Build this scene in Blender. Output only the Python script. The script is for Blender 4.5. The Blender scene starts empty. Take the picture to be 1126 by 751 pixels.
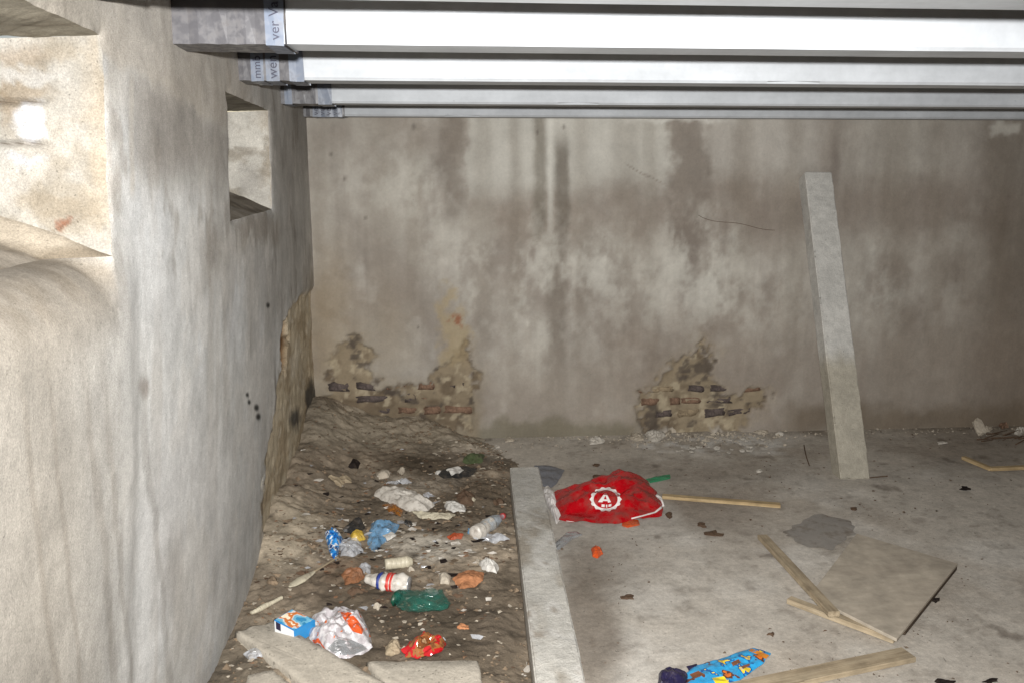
import bpy, bmesh, math, random
import numpy as np
from mathutils import Vector, Matrix, Euler
from mathutils.bvhtree import BVHTree

# ------------------------------------------------------------------ camera, world, light, exposure
scn = bpy.context.scene
C = scn.collection
F, CX, CY, H = 950.0, 563.0, 375.5, 1.55          # photo 1126 x 751
PITCH, YAW = math.atan(188 / F), math.radians(4.4)
cam = bpy.data.objects.new('camera', bpy.data.cameras.new('camera'))
C.objects.link(cam)
cam.location = (0, 0, H)
cam.rotation_euler = (math.pi / 2 - PITCH, 0, -YAW)
cam.data.sensor_width = 36
cam.data.lens = F * 36 / 1126
cam.data.clip_start, cam.data.clip_end = 0.05, 200
scn.camera = cam

world = bpy.data.worlds.new('World')
scn.world = world
world.use_nodes = True
wn = world.node_tree
sky = wn.nodes.new('ShaderNodeTexSky')
sky.sky_type = 'NISHITA'
sky.sun_disc = False
sky.sun_elevation = math.radians(30)
bgn = wn.nodes['Background']
bgn.inputs[1].default_value = 0.05
wn.links.new(sky.outputs[0], bgn.inputs[0])

# the photographer's flash, a hand's breadth above the lens: the one lamp in this windowless cellar
fl = bpy.data.lights.new('camera_flash', 'SPOT')
fl.energy = 760
fl.color = (1.0, 0.985, 0.965)
fl.spot_size = math.radians(118)
fl.spot_blend = 1.0
fl.shadow_soft_size = 0.02
flash = bpy.data.objects.new('camera_flash', fl)
C.objects.link(flash)
flash.location = (0.0, 0.02, H + 0.078)
flash.rotation_euler = (math.pi / 2 - PITCH - math.radians(4), 0, -YAW - math.radians(4.0))

scn.view_settings.view_transform = 'Standard'
scn.view_settings.look = 'None'
scn.view_settings.gamma = 1
scn.view_settings.exposure = 0.0
scn.cycles.max_bounces = 8
scn.cycles.diffuse_bounces = 5
scn.cycles.use_denoising = True
scn.cycles.sample_clamp_indirect = 4.0

# ------------------------------------------------------------------ pixel -> place helpers
fw = np.array([math.sin(YAW) * math.cos(PITCH), math.cos(YAW) * math.cos(PITCH), -math.sin(PITCH)])
rt = np.array([math.cos(YAW), -math.sin(YAW), 0.0])
up = np.cross(rt, fw)
def ray(u, v): return fw + rt * (u - CX) / F - up * (v - CY) / F
def at(u, v, z=0.0):
    r = ray(u, v); t = (z - H) / r[2]
    return Vector(r * t) + Vector((0, 0, H))
def on_y(u, v, Y):
    r = ray(u, v)
    return Vector(r * Y / r[1]) + Vector((0, 0, H))
def proj(P):
    d = P - np.array([0, 0, H])
    w = np.maximum(d @ fw, 0.05)
    return CX + F * (d @ rt) / w, CY - F * (d @ up) / w

# ------------------------------------------------------------------ numpy noise
def _hash(i, j, s):
    n = (i.astype(np.int64) * 374761393 + j.astype(np.int64) * 668265263 + s * 974634777) & 0x7fffffff
    n = ((n ^ (n >> 13)) * 1274126177) & 0x7fffffff
    return ((n ^ (n >> 16)) & 0xffff) / 65535.0
def vnoise(x, y, s=0):
    x = np.asarray(x, float); y = np.asarray(y, float)
    i, j = np.floor(x), np.floor(y)
    fx, fy = x - i, y - j
    fx = fx * fx * (3 - 2 * fx); fy = fy * fy * (3 - 2 * fy)
    a, b = _hash(i, j, s), _hash(i + 1, j, s)
    c, d = _hash(i, j + 1, s), _hash(i + 1, j + 1, s)
    return (a * (1 - fx) + b * fx) * (1 - fy) + (c * (1 - fx) + d * fx) * fy
def fbm(x, y, o=4, s=0):
    r, a, t = 0, 0.5, 0
    for k in range(o):
        r = r + a * vnoise(x * 2 ** k, y * 2 ** k, s + 17 * k); t += a; a *= 0.55
    return r / t - 0.5                                  # about -0.5 .. 0.5
def sst(a, b, x):
    t = np.clip((x - a) / (b - a), 0, 1)
    return t * t * (3 - 2 * t)
def sbox(u, v, u0, u1, v0, v1, su=8, sv=14):
    return sst(u0 - su, u0 + su, u) * (1 - sst(u1 - su, u1 + su, u)) * sst(v0 - sv, v0 + sv, v) * (1 - sst(v1 - sv, v1 + sv, v))
def sell(u, v, cu, cv, ru, rv, soft=0.4):
    d = np.sqrt(((u - cu) / ru) ** 2 + ((v - cv) / rv) ** 2)
    return 1 - sst(1 - soft, 1 + soft, d)
def spoly(u, v, poly, soft=3.0):
    inside = np.zeros(np.shape(u), bool)
    dist = np.full(np.shape(u), 1e9)
    n = len(poly)
    for k in range(n):
        x0, y0 = poly[k]; x1, y1 = poly[(k + 1) % n]
        cond = (y0 > v) != (y1 > v)
        xi = (x1 - x0) * (v - y0) / ((y1 - y0) if y1 != y0 else 1e-9) + x0
        inside ^= cond & (u < xi)
        dx, dy = x1 - x0, y1 - y0
        t = np.clip(((u - x0) * dx + (v - y0) * dy) / (dx * dx + dy * dy + 1e-9), 0, 1)
        dist = np.minimum(dist, np.hypot(u - x0 - t * dx, v - y0 - t * dy))
    sd = np.where(inside, dist, -dist)
    return sst(-soft, soft, sd)
def lin(*c):
    return np.array([((x / 255 + 0.055) / 1.055) ** 2.4 if x > 10 else x / 255 / 12.92 for x in c])
def S(*c):                                              # sRGB byte colour -> rgba
    return tuple(float(x) for x in lin(*c)) + (1.0,)
def mix(a, col, m):
    return a + (np.asarray(col) - a) * m[..., None]

# ------------------------------------------------------------------ materials
def nodes_mat(name):
    m = bpy.data.materials.new(name); m.use_nodes = True
    nt = m.node_tree
    return m, nt, nt.nodes, nt.nodes['Principled BSDF']
def _noise(nt, vec, scale, detail=5, rough=0.6, stretch=None):
    if stretch:
        mp = nt.nodes.new('ShaderNodeMapping'); mp.inputs['Scale'].default_value = stretch
        nt.links.new(vec, mp.inputs[0]); vec = mp.outputs[0]
    n = nt.nodes.new('ShaderNodeTexNoise')
    n.inputs['Scale'].default_value = scale; n.inputs['Detail'].default_value = detail; n.inputs['Roughness'].default_value = rough
    nt.links.new(vec, n.inputs['Vector'])
    return n.outputs['Fac']
def _rng(nt, fac, a, b, lo=0.3, hi=0.7):
    r = nt.nodes.new('ShaderNodeMapRange')
    r.inputs[1].default_value, r.inputs[2].default_value, r.inputs[3].default_value, r.inputs[4].default_value = lo, hi, a, b
    nt.links.new(fac, r.inputs[0])
    return r.outputs[0]
def _mul(nt, col, fac):
    m = nt.nodes.new('ShaderNodeMix'); m.data_type = 'RGBA'; m.blend_type = 'MULTIPLY'; m.inputs[0].default_value = 1
    nt.links.new(col, m.inputs[6]); nt.links.new(fac, m.inputs[7])
    return m.outputs[2]
def _bump(nt, fac, strength, dist, prev=None):
    b = nt.nodes.new('ShaderNodeBump'); b.inputs['Strength'].default_value = strength; b.inputs['Distance'].default_value = dist
    nt.links.new(fac, b.inputs['Height'])
    if prev: nt.links.new(prev, b.inputs['Normal'])
    return b.outputs[0]
def masonry(name, color=None, mott=((3, .86, 1.1), (14, .9, 1.08), (70, .88, 1.1)), streak=None, rough=0.92, bumps=((55, .5, .006), (260, .35, .002)), spec=0.2, speck=None):
    """mineral surface: colour from the 'stain' attribute (or one colour), mottled by noise, fine relief"""
    m, nt, N, P = nodes_mat(name)
    tc = N.new('ShaderNodeTexCoord'); vec = tc.outputs['Object']
    if color is None:
        a = N.new('ShaderNodeAttribute'); a.attribute_name = 'stain'; col = a.outputs['Color']
    else:
        r = N.new('ShaderNodeRGB'); r.outputs[0].default_value = color; col = r.outputs[0]
    for sc, lo, hi in mott:
        col = _mul(nt, col, _rng(nt, _noise(nt, vec, sc), lo, hi))
    if streak:
        for st, lo, hi in streak:
            col = _mul(nt, col, _rng(nt, _noise(nt, vec, 1.0, 4, 0.6, st), lo, hi))
    if speck:
        sc, th, val = speck
        f = _noise(nt, vec, sc, 2, 0.5)
        col = _mul(nt, col, _rng(nt, f, val, 1.0, th, th + 0.04))
    nt.links.new(col, P.inputs['Base Color'])
    P.inputs['Roughness'].default_value = rough
    P.inputs['Specular IOR Level'].default_value = spec
    nrm = None
    for sc, st, di in bumps:
        nrm = _bump(nt, _noise(nt, vec, sc, 6, 0.65), st, di, nrm)
    nt.links.new(nrm, P.inputs['Normal'])
    return m
def plastic(name, color, rough=0.28, trans=0.0, spec=0.5, dirt=0.35, scale=40, alpha=1.0, bump=0.0):
    """smooth litter surface with smears of dirt"""
    m, nt, N, P = nodes_mat(name)
    vec = N.new('ShaderNodeTexCoord').outputs['Object']
    mx = N.new('ShaderNodeMix'); mx.data_type = 'RGBA'
    mx.inputs[6].default_value = color; mx.inputs[7].default_value = S(104, 92, 78)
    nt.links.new(_rng(nt, _noise(nt, vec, scale, 5, 0.65), 0, dirt, 0.48, 0.7), mx.inputs[0])
    nt.links.new(_mul(nt, mx.outputs[2], _rng(nt, _noise(nt, vec, 12), .85, 1.05)), P.inputs['Base Color'])
    nt.links.new(_rng(nt, _noise(nt, vec, scale, 5, .65), rough, min(1, rough + .35), .45, .7), P.inputs['Roughness'])
    P.inputs['Specular IOR Level'].default_value = spec
    P.inputs['Transmission Weight'].default_value = trans
    P.inputs['Alpha'].default_value = alpha
    if bump:
        nt.links.new(_bump(nt, _noise(nt, vec, 90, 4), bump, .004), P.inputs['Normal'])
    return m
def printed(name, cols, scale=30, rough=0.3, seed=0.0, spec=0.5, bump=.3):
    """printed film or card: hard-edged patches of several inks"""
    m, nt, N, P = nodes_mat(name)
    vec = N.new('ShaderNodeTexCoord').outputs['Object']
    mp = N.new('ShaderNodeMapping'); mp.inputs['Location'].default_value = (seed, seed * .7, 0); nt.links.new(vec, mp.inputs[0])
    f = _noise(nt, mp.outputs[0], scale, 2.5, 0.55)
    cr = N.new('ShaderNodeValToRGB'); cr.color_ramp.interpolation = 'CONSTANT'
    while len(cr.color_ramp.elements) < len(cols): cr.color_ramp.elements.new(0.5)
    for e, (p, c) in zip(cr.color_ramp.elements, cols): e.position = p; e.color = c
    nt.links.new(f, cr.inputs[0])
    nt.links.new(_mul(nt, cr.outputs[0], _rng(nt, _noise(nt, vec, 60), .82, 1.05)), P.inputs['Base Color'])
    P.inputs['Roughness'].default_value = rough; P.inputs['Specular IOR Level'].default_value = spec
    nt.links.new(_bump(nt, _noise(nt, vec, 80, 4), bump, .004), P.inputs['Normal'])
    return m
def timber(name, c1, c2, scale=(60, 60, 4)):
    m, nt, N, P = nodes_mat(name)
    vec = N.new('ShaderNodeTexCoord').outputs['Object']
    mx = N.new('ShaderNodeMix'); mx.data_type = 'RGBA'; mx.inputs[6].default_value = c1; mx.inputs[7].default_value = c2
    nt.links.new(_rng(nt, _noise(nt, vec, 1.0, 5, 0.6, scale), 0, 1, .35, .65), mx.inputs[0])
    col = _mul(nt, mx.outputs[2], _rng(nt, _noise(nt, vec, 14, 5), .7, 1.1))
    nt.links.new(col, P.inputs['Base Color'])
    P.inputs['Roughness'].default_value = .8; P.inputs['Specular IOR Level'].default_value = .25
    nt.links.new(_bump(nt, _noise(nt, vec, 1.0, 5, .6, tuple(3 * k for k in scale)), .4, .003), P.inputs['Normal'])
    return m
def clear_film(name, tint, rough=.15, alpha=.45):
    m, nt, N, P = nodes_mat(name)
    P.inputs['Base Color'].default_value = tint; P.inputs['Roughness'].default_value = rough
    P.inputs['Specular IOR Level'].default_value = .8; P.inputs['Alpha'].default_value = alpha
    vec = N.new('ShaderNodeTexCoord').outputs['Object']
    nt.links.new(_rng(nt, _noise(nt, vec, 30, 5), max(0, alpha - .25), min(1, alpha + .3)), P.inputs['Alpha'])
    nt.links.new(_bump(nt, _noise(nt, vec, 70, 4), .5, .004), P.inputs['Normal'])
    return m

M = {}
M['plaster'] = masonry('stained_plaster', mott=((3, .92, 1.06), (14, .94, 1.05), (70, .95, 1.05)), streak=(((26, 26, 1.6), .965, 1.03),), speck=(130, .24, .75), bumps=((20, .25, .01), (55, .3, .005), (260, .25, .002)))
M['limewash'] = masonry('limewashed_render', mott=((3, .82, 1.1), (9, .84, 1.1), (30, .9, 1.07), (110, .9, 1.08), (330, .74, 1.2)), streak=(((22, 26, 1.2), .96, 1.03),), bumps=((9, .12, .02), (90, .12, .005), (300, .4, .0025), (600, .4, .0015)), speck=(150, .27, .65))
M['concrete_floor'] = masonry('dusty_concrete', mott=((2.5, .88, 1.1), (11, .86, 1.12), (45, .85, 1.1), (160, .88, 1.1)), bumps=((40, .35, .006), (200, .4, .0025)), speck=(60, .27, .6))
M['dirt'] = masonry('loose_earth', mott=((2, .8, 1.15), (4, .82, 1.14), (14, .84, 1.14), (60, .86, 1.12)), bumps=((14, .5, .02), (60, .5, .008), (220, .5, .003)), speck=(55, .3, .6), spec=.3, rough=.8)
M['concrete'] = masonry('cast_concrete', S(192, 189, 181), mott=((4, .74, 1.08), (13, .82, 1.1), (40, .84, 1.08), (140, .85, 1.1)), bumps=((30, .4, .008), (60, .4, .004), (240, .5, .002)), speck=(50, .3, .6))
M['post_concrete'] = masonry('post_concrete', mott=((6, .84, 1.08), (30, .84, 1.1), (140, .85, 1.1)), bumps=((30, .4, .008), (60, .4, .004), (240, .5, .002)), speck=(70, .26, .7))
M['painted_joist'] = masonry('white_painted_concrete', S(190, 194, 198), mott=((2.2, .86, 1.04), (9, .92, 1.03), (40, .94, 1.03)), streak=(((1.2, 12, 14), .9, 1.03),), bumps=((80, .15, .002),), rough=.7, speck=(30, .2, .8))
M['bare_joist'] = masonry('bare_grey_concrete', S(112, 108, 104), mott=((8, .8, 1.1), (50, .8, 1.1)), bumps=((60, .3, .003),), rough=.6)
M['slab'] = masonry('dusty_slab', S(184, 176, 162), mott=((6, .82, 1.1), (30, .85, 1.08), (140, .85, 1.1)), bumps=((50, .5, .006), (220, .5, .002)), speck=(70, .3, .6))
M['ceiling'] = timber('rough_ceiling_boards', S(96, 72, 50), S(62, 44, 30), (4, 60, 60))
M['rubble'] = masonry('broken_plaster', S(176, 166, 150), bumps=((60, .8, .006), (200, .6, .003)))
M['pale_rubble'] = masonry('white_plaster', S(190, 184, 173), bumps=((60, .8, .006), (200, .6, .003)))
M['whitewash'] = masonry('whitewash', S(222, 216, 206))
M['crumb'] = masonry('earth_crumbs', S(120, 104, 86), mott=((9, .5, 1.5), (40, .6, 1.3)))
M['grit'] = masonry('dark_grit', S(96, 84, 72), mott=((9, .5, 1.5), (40, .6, 1.3)))
M['brick_dark'] = masonry('soot_dark_brick', S(96, 86, 82), mott=((18, .6, 1.3), (60, .7, 1.2)), bumps=((40, .8, .008), (160, .6, .004)))
M['brick_red'] = masonry('weathered_red_brick', S(132, 106, 88), mott=((18, .7, 1.25), (60, .7, 1.2)), bumps=((40, .8, .008), (160, .6, .004)))
M['brick_ochre'] = masonry('ochre_stone', S(150, 134, 110), mott=((18, .7, 1.25), (60, .7, 1.2)), bumps=((40, .8, .008), (160, .6, .004)))
M['wood'] = timber('weathered_pine', S(186, 164, 126), S(150, 128, 94), (5, 70, 70))
M['wood_grey'] = timber('dirty_pine', S(176, 161, 136), S(142, 127, 104), (5, 70, 70))
M['ply'] = timber('dusty_plywood', S(180, 170, 154), S(166, 156, 141), (3, 14, 14))
M['ply_edge'] = timber('plywood_edge', S(88, 74, 60), S(62, 50, 40), (10, 10, 200))

# ------------------------------------------------------------------ object helpers
def link(o, parent=None):
    C.objects.link(o)
    if parent is not None: o.parent = parent
    return o
def tag(o, label, cat, group=None, kind=None):
    if label: o['label'] = label
    if cat: o['category'] = cat
    if group: o['group'] = group
    if kind: o['kind'] = kind
    return o
def empty(name, loc):
    o = bpy.data.objects.new(name, None); o.empty_display_size = .1; o.location = loc
    return link(o)
def mesh_obj(name, verts, faces, mat, parent=None, smooth=False, mats=None, midx=None):
    me = bpy.data.meshes.new(name)
    me.from_pydata([tuple(v) for v in verts], [], [tuple(f) for f in faces])
    for m in (mats or [mat]): me.materials.append(m)
    if midx is not None: me.polygons.foreach_set('material_index', midx)
    if smooth: me.polygons.foreach_set('use_smooth', [True] * len(me.polygons))
    me.update()
    o = bpy.data.objects.new(name, me)
    return link(o, parent)
def bm_obj(name, bm, mat, parent=None, smooth=False):
    me = bpy.data.meshes.new(name)
    bmesh.ops.recalc_face_normals(bm, faces=bm.faces)
    bm.to_mesh(me); bm.free()
    me.materials.append(mat)
    if smooth: me.polygons.foreach_set('use_smooth', [True] * len(me.polygons))
    o = bpy.data.objects.new(name, me)
    return link(o, parent)
def grid_obj(name, P, rgb, mat, keep=None, flip=False, smooth=True):
    """P: (n,m,3) array of points, rgb: (n,m,3) stain colours"""
    n, m = P.shape[:2]
    idx = np.arange(n * m).reshape(n, m)
    q = np.stack([idx[:-1, :-1], idx[1:, :-1], idx[1:, 1:], idx[:-1, 1:]], -1)
    if keep is not None: q = q[keep]
    q = q.reshape(-1, 4)
    if flip: q = q[:, ::-1]
    me = bpy.data.meshes.new(name)
    me.vertices.add(n * m); me.vertices.foreach_set('co', P.reshape(-1).astype(np.float32))
    me.loops.add(q.size); me.loops.foreach_set('vertex_index', q.reshape(-1).astype(np.int32))
    me.polygons.add(len(q)); me.polygons.foreach_set('loop_start', np.arange(0, q.size, 4, dtype=np.int32))
    me.update(calc_edges=True)
    if smooth: me.polygons.foreach_set('use_smooth', np.ones(len(q), bool))
    if rgb is not None:
        a = me.color_attributes.new('stain', 'FLOAT_COLOR', 'POINT')
        c = np.ones((n * m, 4), np.float32); c[:, :3] = np.clip(rgb.reshape(-1, 3), 0.005, .9)
        a.data.foreach_set('color', c.reshape(-1))
    me.materials.append(mat)
    me.validate()
    return link(bpy.data.objects.new(name, me))

# ------------------------------------------------------------------ ground shape
YB = 4.91
def ground(x, y):
    """level of the earth left of the beam (metres)"""
    x = np.asarray(x, float); y = np.asarray(y, float)
    dl = np.maximum(x + 0.74, 0)                       # distance from the left wall
    db = np.maximum(YB - y, 0)
    corner = .10 * np.exp(-(np.hypot(dl, db * .75) / .62) ** 2)
    alongw = (.12 + .10 * fbm(x * 0, y * 4, 4, 25)) * np.exp(-(dl / .2) ** 2) * sst(2.8, 3.9, y)
    alongb = (.05 + .07 * fbm(x * 5, y * 0, 4, 23)) * np.exp(-(db / .3) ** 2) * (1 - sst(.1, .45, x))
    n = .042 * fbm(x * 4, y * 4, 4, 3) + .034 * fbm(x * 13, y * 13, 4, 9) + .014 * np.abs(fbm(x * 30, y * 30, 3, 29))
    body = .028 + n + corner + alongw + alongb
    edge = 1 - sst(.10, .46, x + .3 * fbm(x * 4, y * 4, 4, 21) + .22 * sst(4.3, 4.9, y))
    # thins to nothing under the beam and towards the concrete
    return body * edge - .012 * (1 - edge)
def surf(x, y):
    g = float(ground(x, y)) if x < .6 else -1
    return max(g, 0.0)

# ------------------------------------------------------------------ floor
def axis(*segs):
    return np.unique(np.round(np.concatenate([np.arange(a, b, s) for a, b, s in segs] + [[segs[-1][1]]]), 5))
xs = axis((-1.0, 3.7, .016), (3.7, 4.7, .1))
ys = axis((-2.6, 2.1, .1), (2.1, 5.0, .016))
X, Y = np.meshgrid(xs, ys, indexing='ij')
Z = .004 * fbm(X * 3, Y * 3, 4, 1) - .002
P = np.stack([X, Y, Z], -1)
u, v = proj(P.reshape(-1, 3)); u = u.reshape(X.shape); v = v.reshape(X.shape)
wu = u + 26 * fbm(X * 7, Y * 7, 4, 5); wv = v + 18 * fbm(X * 7, Y * 7, 4, 6)
col = np.ones(X.shape + (3,)) * lin(184, 177, 166)
col = mix(col, lin(164, 154, 141), sst(-.05, .25, fbm(X * 1.7, Y * 1.7, 5, 31)) * .8)
col = mix(col, lin(202, 197, 188), sst(.02, .25, fbm(X * 2.2, Y * 2.2, 5, 33)) * .7)
col = mix(col, lin(112, 100, 86), sell(wu, wv, 650, 690, 34, 75, .5) * .7)             # damp patch by the beam
col = mix(col, lin(104, 92, 80), sell(wu, wv, 770, 560, 55, 22, .8) * .45)
col = mix(col, lin(120, 110, 98), sell(wu, wv, 655, 605, 60, 50, .8) * .4)
col = mix(col, lin(112, 102, 90), sbox(wu, wv, 640, 900, 505, 530, 40, 10) * .4)
col = mix(col, lin(120, 110, 98), sell(wu, wv, 1080, 500, 60, 24, .6) * .5)
col = mix(col, lin(214, 211, 205), sbox(wu, wv, 700, 862, 480, 498, 14, 6) * 1.0 * sst(-.12, .15, fbm(X * 14, Y * 14, 4, 35)))   # fallen lime dust
col = mix(col, lin(118, 106, 90), sbox(u, wv, 0, 1300, 440, 474, 5, 6) * .6)
col = mix(col, lin(86, 74, 62), sst(.2, .34, fbm(X * 9, Y * 9, 4, 37)) * .55)
col = mix(col, lin(112, 102, 92), sst(.1, .3, fbm(X * 22, Y * 22, 3, 38)) * .35)
floor = tag(grid_obj('floor', P, col, M['concrete_floor']), 'worn grey concrete floor with damp stains', None, kind='structure')

# earth and dirt left of the beam
xs = axis((-.80, .55, .0085)); ys = axis((2.0, 4.94, .0085))
X, Y = np.meshgrid(xs, ys, indexing='ij')
Z = ground(X, Y) + .010 * fbm(X * 40, Y * 40, 3, 41)
P = np.stack([X, Y, Z], -1)
u, v = proj(P.reshape(-1, 3)); u = u.reshape(X.shape); v = v.reshape(X.shape)
wu = u + 30 * fbm(X * 8, Y * 8, 4, 5); wv = v + 22 * fbm(X * 8, Y * 8, 4, 6)
col = np.ones(X.shape + (3,)) * lin(139, 126, 109)
col = mix(col, lin(163, 149, 130), sst(-.02, .22, fbm(X * 4, Y * 4, 4, 43)) * .7)
col = mix(col, lin(175, 163, 143), sell(wu, wv, 320, 590, 40, 45, .5) * .7)
col = mix(col, lin(91, 79, 65), sell(wu, wv, 490, 508, 60, 12, .5) * .9)
col = mix(col, lin(94, 82, 68), sell(wu, wv, 520, 545, 38, 16, .6) * .8)
col = mix(col, lin(98, 86, 72), sell(wu, wv, 400, 590, 55, 26, .7) * .6)
col = mix(col, lin(100, 89, 77), sell(wu, wv, 470, 690, 100, 36, .6) * .75)
col = mix(col, lin(107, 93, 78), sell(wu, wv, 360, 640, 60, 22, .6) * .6)
col = mix(col, lin(182, 175, 162), sell(wu, wv, 472, 602, 42, 16, .6) * .8)
col = mix(col, lin(175, 165, 150), sell(wu, wv, 455, 532, 45, 8, .6) * .6)
col = mix(col, lin(180, 170, 155), sell(wu, wv, 535, 490, 45, 16, .6) * .7)
col = mix(col, lin(142, 115, 91), sell(wu, wv, 385, 632, 26, 14, .6) * .5)
col = mix(col, lin(93, 86, 74), sell(wu, wv, 262, 735, 40, 26, .5) * .7)
col = mix(col, lin(78, 70, 59), sst(.14, .3, fbm(X * 14, Y * 14, 4, 45)) * .7)
col = mix(col, lin(99, 89, 76), sst(-.05, .18, fbm(X * 2.6, Y * 2.6, 5, 47)) * .55)
col = mix(col, lin(156, 147, 130), sbox(wu, wv, 330, 560, 440, 492, 30, 10) * .5)
col = mix(col, lin(81, 71, 58), sst(590, 660, wv) * sst(330, 400, wu) * (.5 + .5 * sst(-.15, .15, fbm(X * 6, Y * 6, 4, 48))) * .75)
col = mix(col, lin(85, 74, 60), sbox(wu, wv, 410, 560, 500, 580, 20, 16) * sst(-.15, .15, fbm(X * 5, Y * 5, 4, 49)) * .6)
dirt = tag(grid_obj('earth', P, col, M['dirt']), 'brown loose earth heaped against the walls', None, kind='structure')

# ------------------------------------------------------------------ back wall
xs = axis((-.95, 3.6, .0105), (3.6, 4.7, .1)); zs = axis((-.06, 2.1, .0105))
X, Z = np.meshgrid(xs, zs, indexing='ij')
flat = np.stack([X, np.full_like(X, YB), Z], -1)
u, v = proj(flat.reshape(-1, 3)); u = u.reshape(X.shape); v = v.reshape(X.shape)
def warp(a, b, amp, f, s): return amp * fbm(a * f, b * f, 5, s)
wu = u + warp(X, Z, 26, 5, 51) + warp(X, Z, 10, 24, 52); wv = v + warp(X, Z, 26, 5, 53) + warp(X, Z, 10, 24, 54)
pu = u + warp(X, Z, 30, 8, 55) + warp(X, Z, 20, 30, 57); pv = v + warp(X, Z, 30, 8, 56) + warp(X, Z, 20, 30, 58)
mot = fbm(X * 2.3, Z * 2.3, 5, 60); mot2 = fbm(X * 6, Z * 6, 5, 61); str_ = fbm(X * 9, Z * 1.3, 4, 62); blot = fbm(X * 1.4, Z * 1.1, 4, 63)
col = np.ones(X.shape + (3,)) * lin(162, 155, 147)
col = mix(col, lin(134, 124, 116), sst(-.1, .2, mot) * .7)
col = mix(col, lin(182, 176, 169), sst(.02, .22, mot2) * .45)
col = mix(col, lin(132, 123, 115), sst(.04, .22, str_) * .45)
# paler upper bays
col = mix(col, lin(188, 184, 177), sbox(wu, wv, 516, 742, 100, 212, 6, 22) * .8)
col = mix(col, lin(177, 171, 165), sbox(wu, wv, 775, 905, 100, 190, 20, 22) * .6)
col = mix(col, lin(169, 163, 156), sbox(wu, wv, 930, 1080, 100, 190, 20, 22) * .5)
# band of rising damp
col = mix(col, lin(125, 113, 104), sbox(wu, wv, 640, 1130, 200, 262, 30, 22) * .65)
col = mix(col, lin(142, 131, 121), sbox(wu, wv, 515, 640, 215, 262, 10, 18) * .6)
# dark runs of water
col = mix(col, lin(115, 105, 96), sbox(wu, wv, 484, 510, 100, 235, 9, 30) * .75)
col = mix(col, lin(126, 118, 111), sbox(wu, wv, 462, 500, 150, 200, 12, 25) * .5)
uu = u + warp(X, Z, 7, 10, 66)
col = mix(col, lin(119, 112, 102), sbox(uu, wv, 587, 600, 100, 258, 4, 24) * .75)
col = mix(col, lin(111, 103, 94), sbox(uu, wv, 611, 626, 150, 260, 4, 26) * .85)
col = mix(col, lin(119, 110, 101), sbox(uu, wv, 600, 622, 250, 480, 6, 30) * .7)
col = mix(col, lin(199, 195, 188), sbox(uu, wv, 603, 608, 100, 240, 3, 25) * .8)
col = mix(col, lin(117, 107, 99), sbox(wu, wv, 740, 774, 100, 300, 8, 40) * .7)
col = mix(col, lin(119, 108, 101), sbox(wu, wv, 750, 772, 270, 350, 8, 30) * .5)
col = mix(col, lin(123, 113, 106), sbox(uu, wv, 913, 923, 150, 205, 4, 20) * .7)
col = mix(col, lin(117, 106, 99), sbox(wu, wv, 480, 500, 320, 440, 10, 30) * .35)
# salts
salt = sst(-.25, .35, fbm(X * 9, Z * 5, 5, 70) + .5 * fbm(X * 30, Z * 22, 3, 170))
for cu, wd, v1, am in ((352, 8, 470, .3), (420, 16, 420, .3), (455, 8, 330, .4), (530, 10, 420, .3), (566, 7, 460, .35), (640, 8, 440, .3), (690, 14, 330, .3), (716, 7, 400, .3), (815, 12, 330, .35), (872, 9, 420, .3), (985, 16, 460, .35), (1030, 10, 400, .3), (1098, 12, 470, .35)):
    col = mix(col, lin(120, 110, 99), sbox(u + 10 * fbm(X * 3, Z * 4, 4, cu) + 6 * fbm(X * 25, Z * 6, 3, cu + 1), wv, cu - wd, cu + wd, 60, v1, wd * .8, 60) * am)
for cu, cv, ru, rv, a in ((570, 320, 60, 70, .6), (590, 300, 16, 60, .6), (660, 330, 60, 70, .45), (640, 290, 22, 24, .7), (760, 260, 24, 28, .8), (782, 300, 24, 40, .8), (790, 350, 40, 40, .6), (730, 310, 40, 30, .5),
                          (850, 350, 50, 40, .5), (955, 310, 20, 40, .75), (1062, 300, 16, 55, .65), (1000, 345, 40, 40, .4), (455, 205, 28, 26, .7), (480, 250, 18, 40, .5), (395, 220, 40, 60, .3), (700, 370, 20, 30, .4), (520, 290, 14, 30, .6), (668, 350, 6, 60, .5)):
    col = mix(col, lin(203, 199, 191), sell(wu, wv, cu, cv, ru * 1.2, rv * 1.3, 1.0) * salt * a * .6)
# brown damp low and to the right, with some flash falloff painted in
col = mix(col, lin(118, 106, 95), sst(940, 1120, wu) * sst(200, 300, wv) * .6)
col = mix(col, lin(97, 86, 75), sst(1040, 1180, wu) * .6)
col = mix(col, lin(129, 116, 105), sbox(wu, wv, 660, 1200, 350, 480, 30, 40) * .45)
col = mix(col, lin(149, 139, 129), sbox(wu, wv, 520, 700, 400, 480, 14, 40) * .5)
col = mix(col, lin(139, 124, 103), sell(wu, wv, 362, 365, 28, 80, .7) * .65)
col = mix(col, lin(144, 130, 111), sell(wu, wv, 425, 370, 30, 50, .8) * .35)
col = mix(col, lin(101, 88, 73), sbox(u, wv, 860, 1300, 446, 480, 20, 12) * .7)
col = mix(col, lin(97, 91, 71), sbox(u, wv, 515, 700, 464, 490, 14, 6) * .6)
col = mix(col, lin(214, 210, 203), sbox(wu, wv, 1085, 1120, 137, 150, 5, 4) * .45)
col = mix(col, lin(201, 197, 191), sbox(wu, wv, 700, 800, 132, 137, 30, 3) * .7)
col = col * np.array([1.05, 1.07, 1.05])
col = mix(col, lin(128, 116, 97), sbox(u + 20 * fbm(X * 9, Z * 9, 3, 85), wv, 330, 530, 432, 500, 10, 22) * .8)
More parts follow.
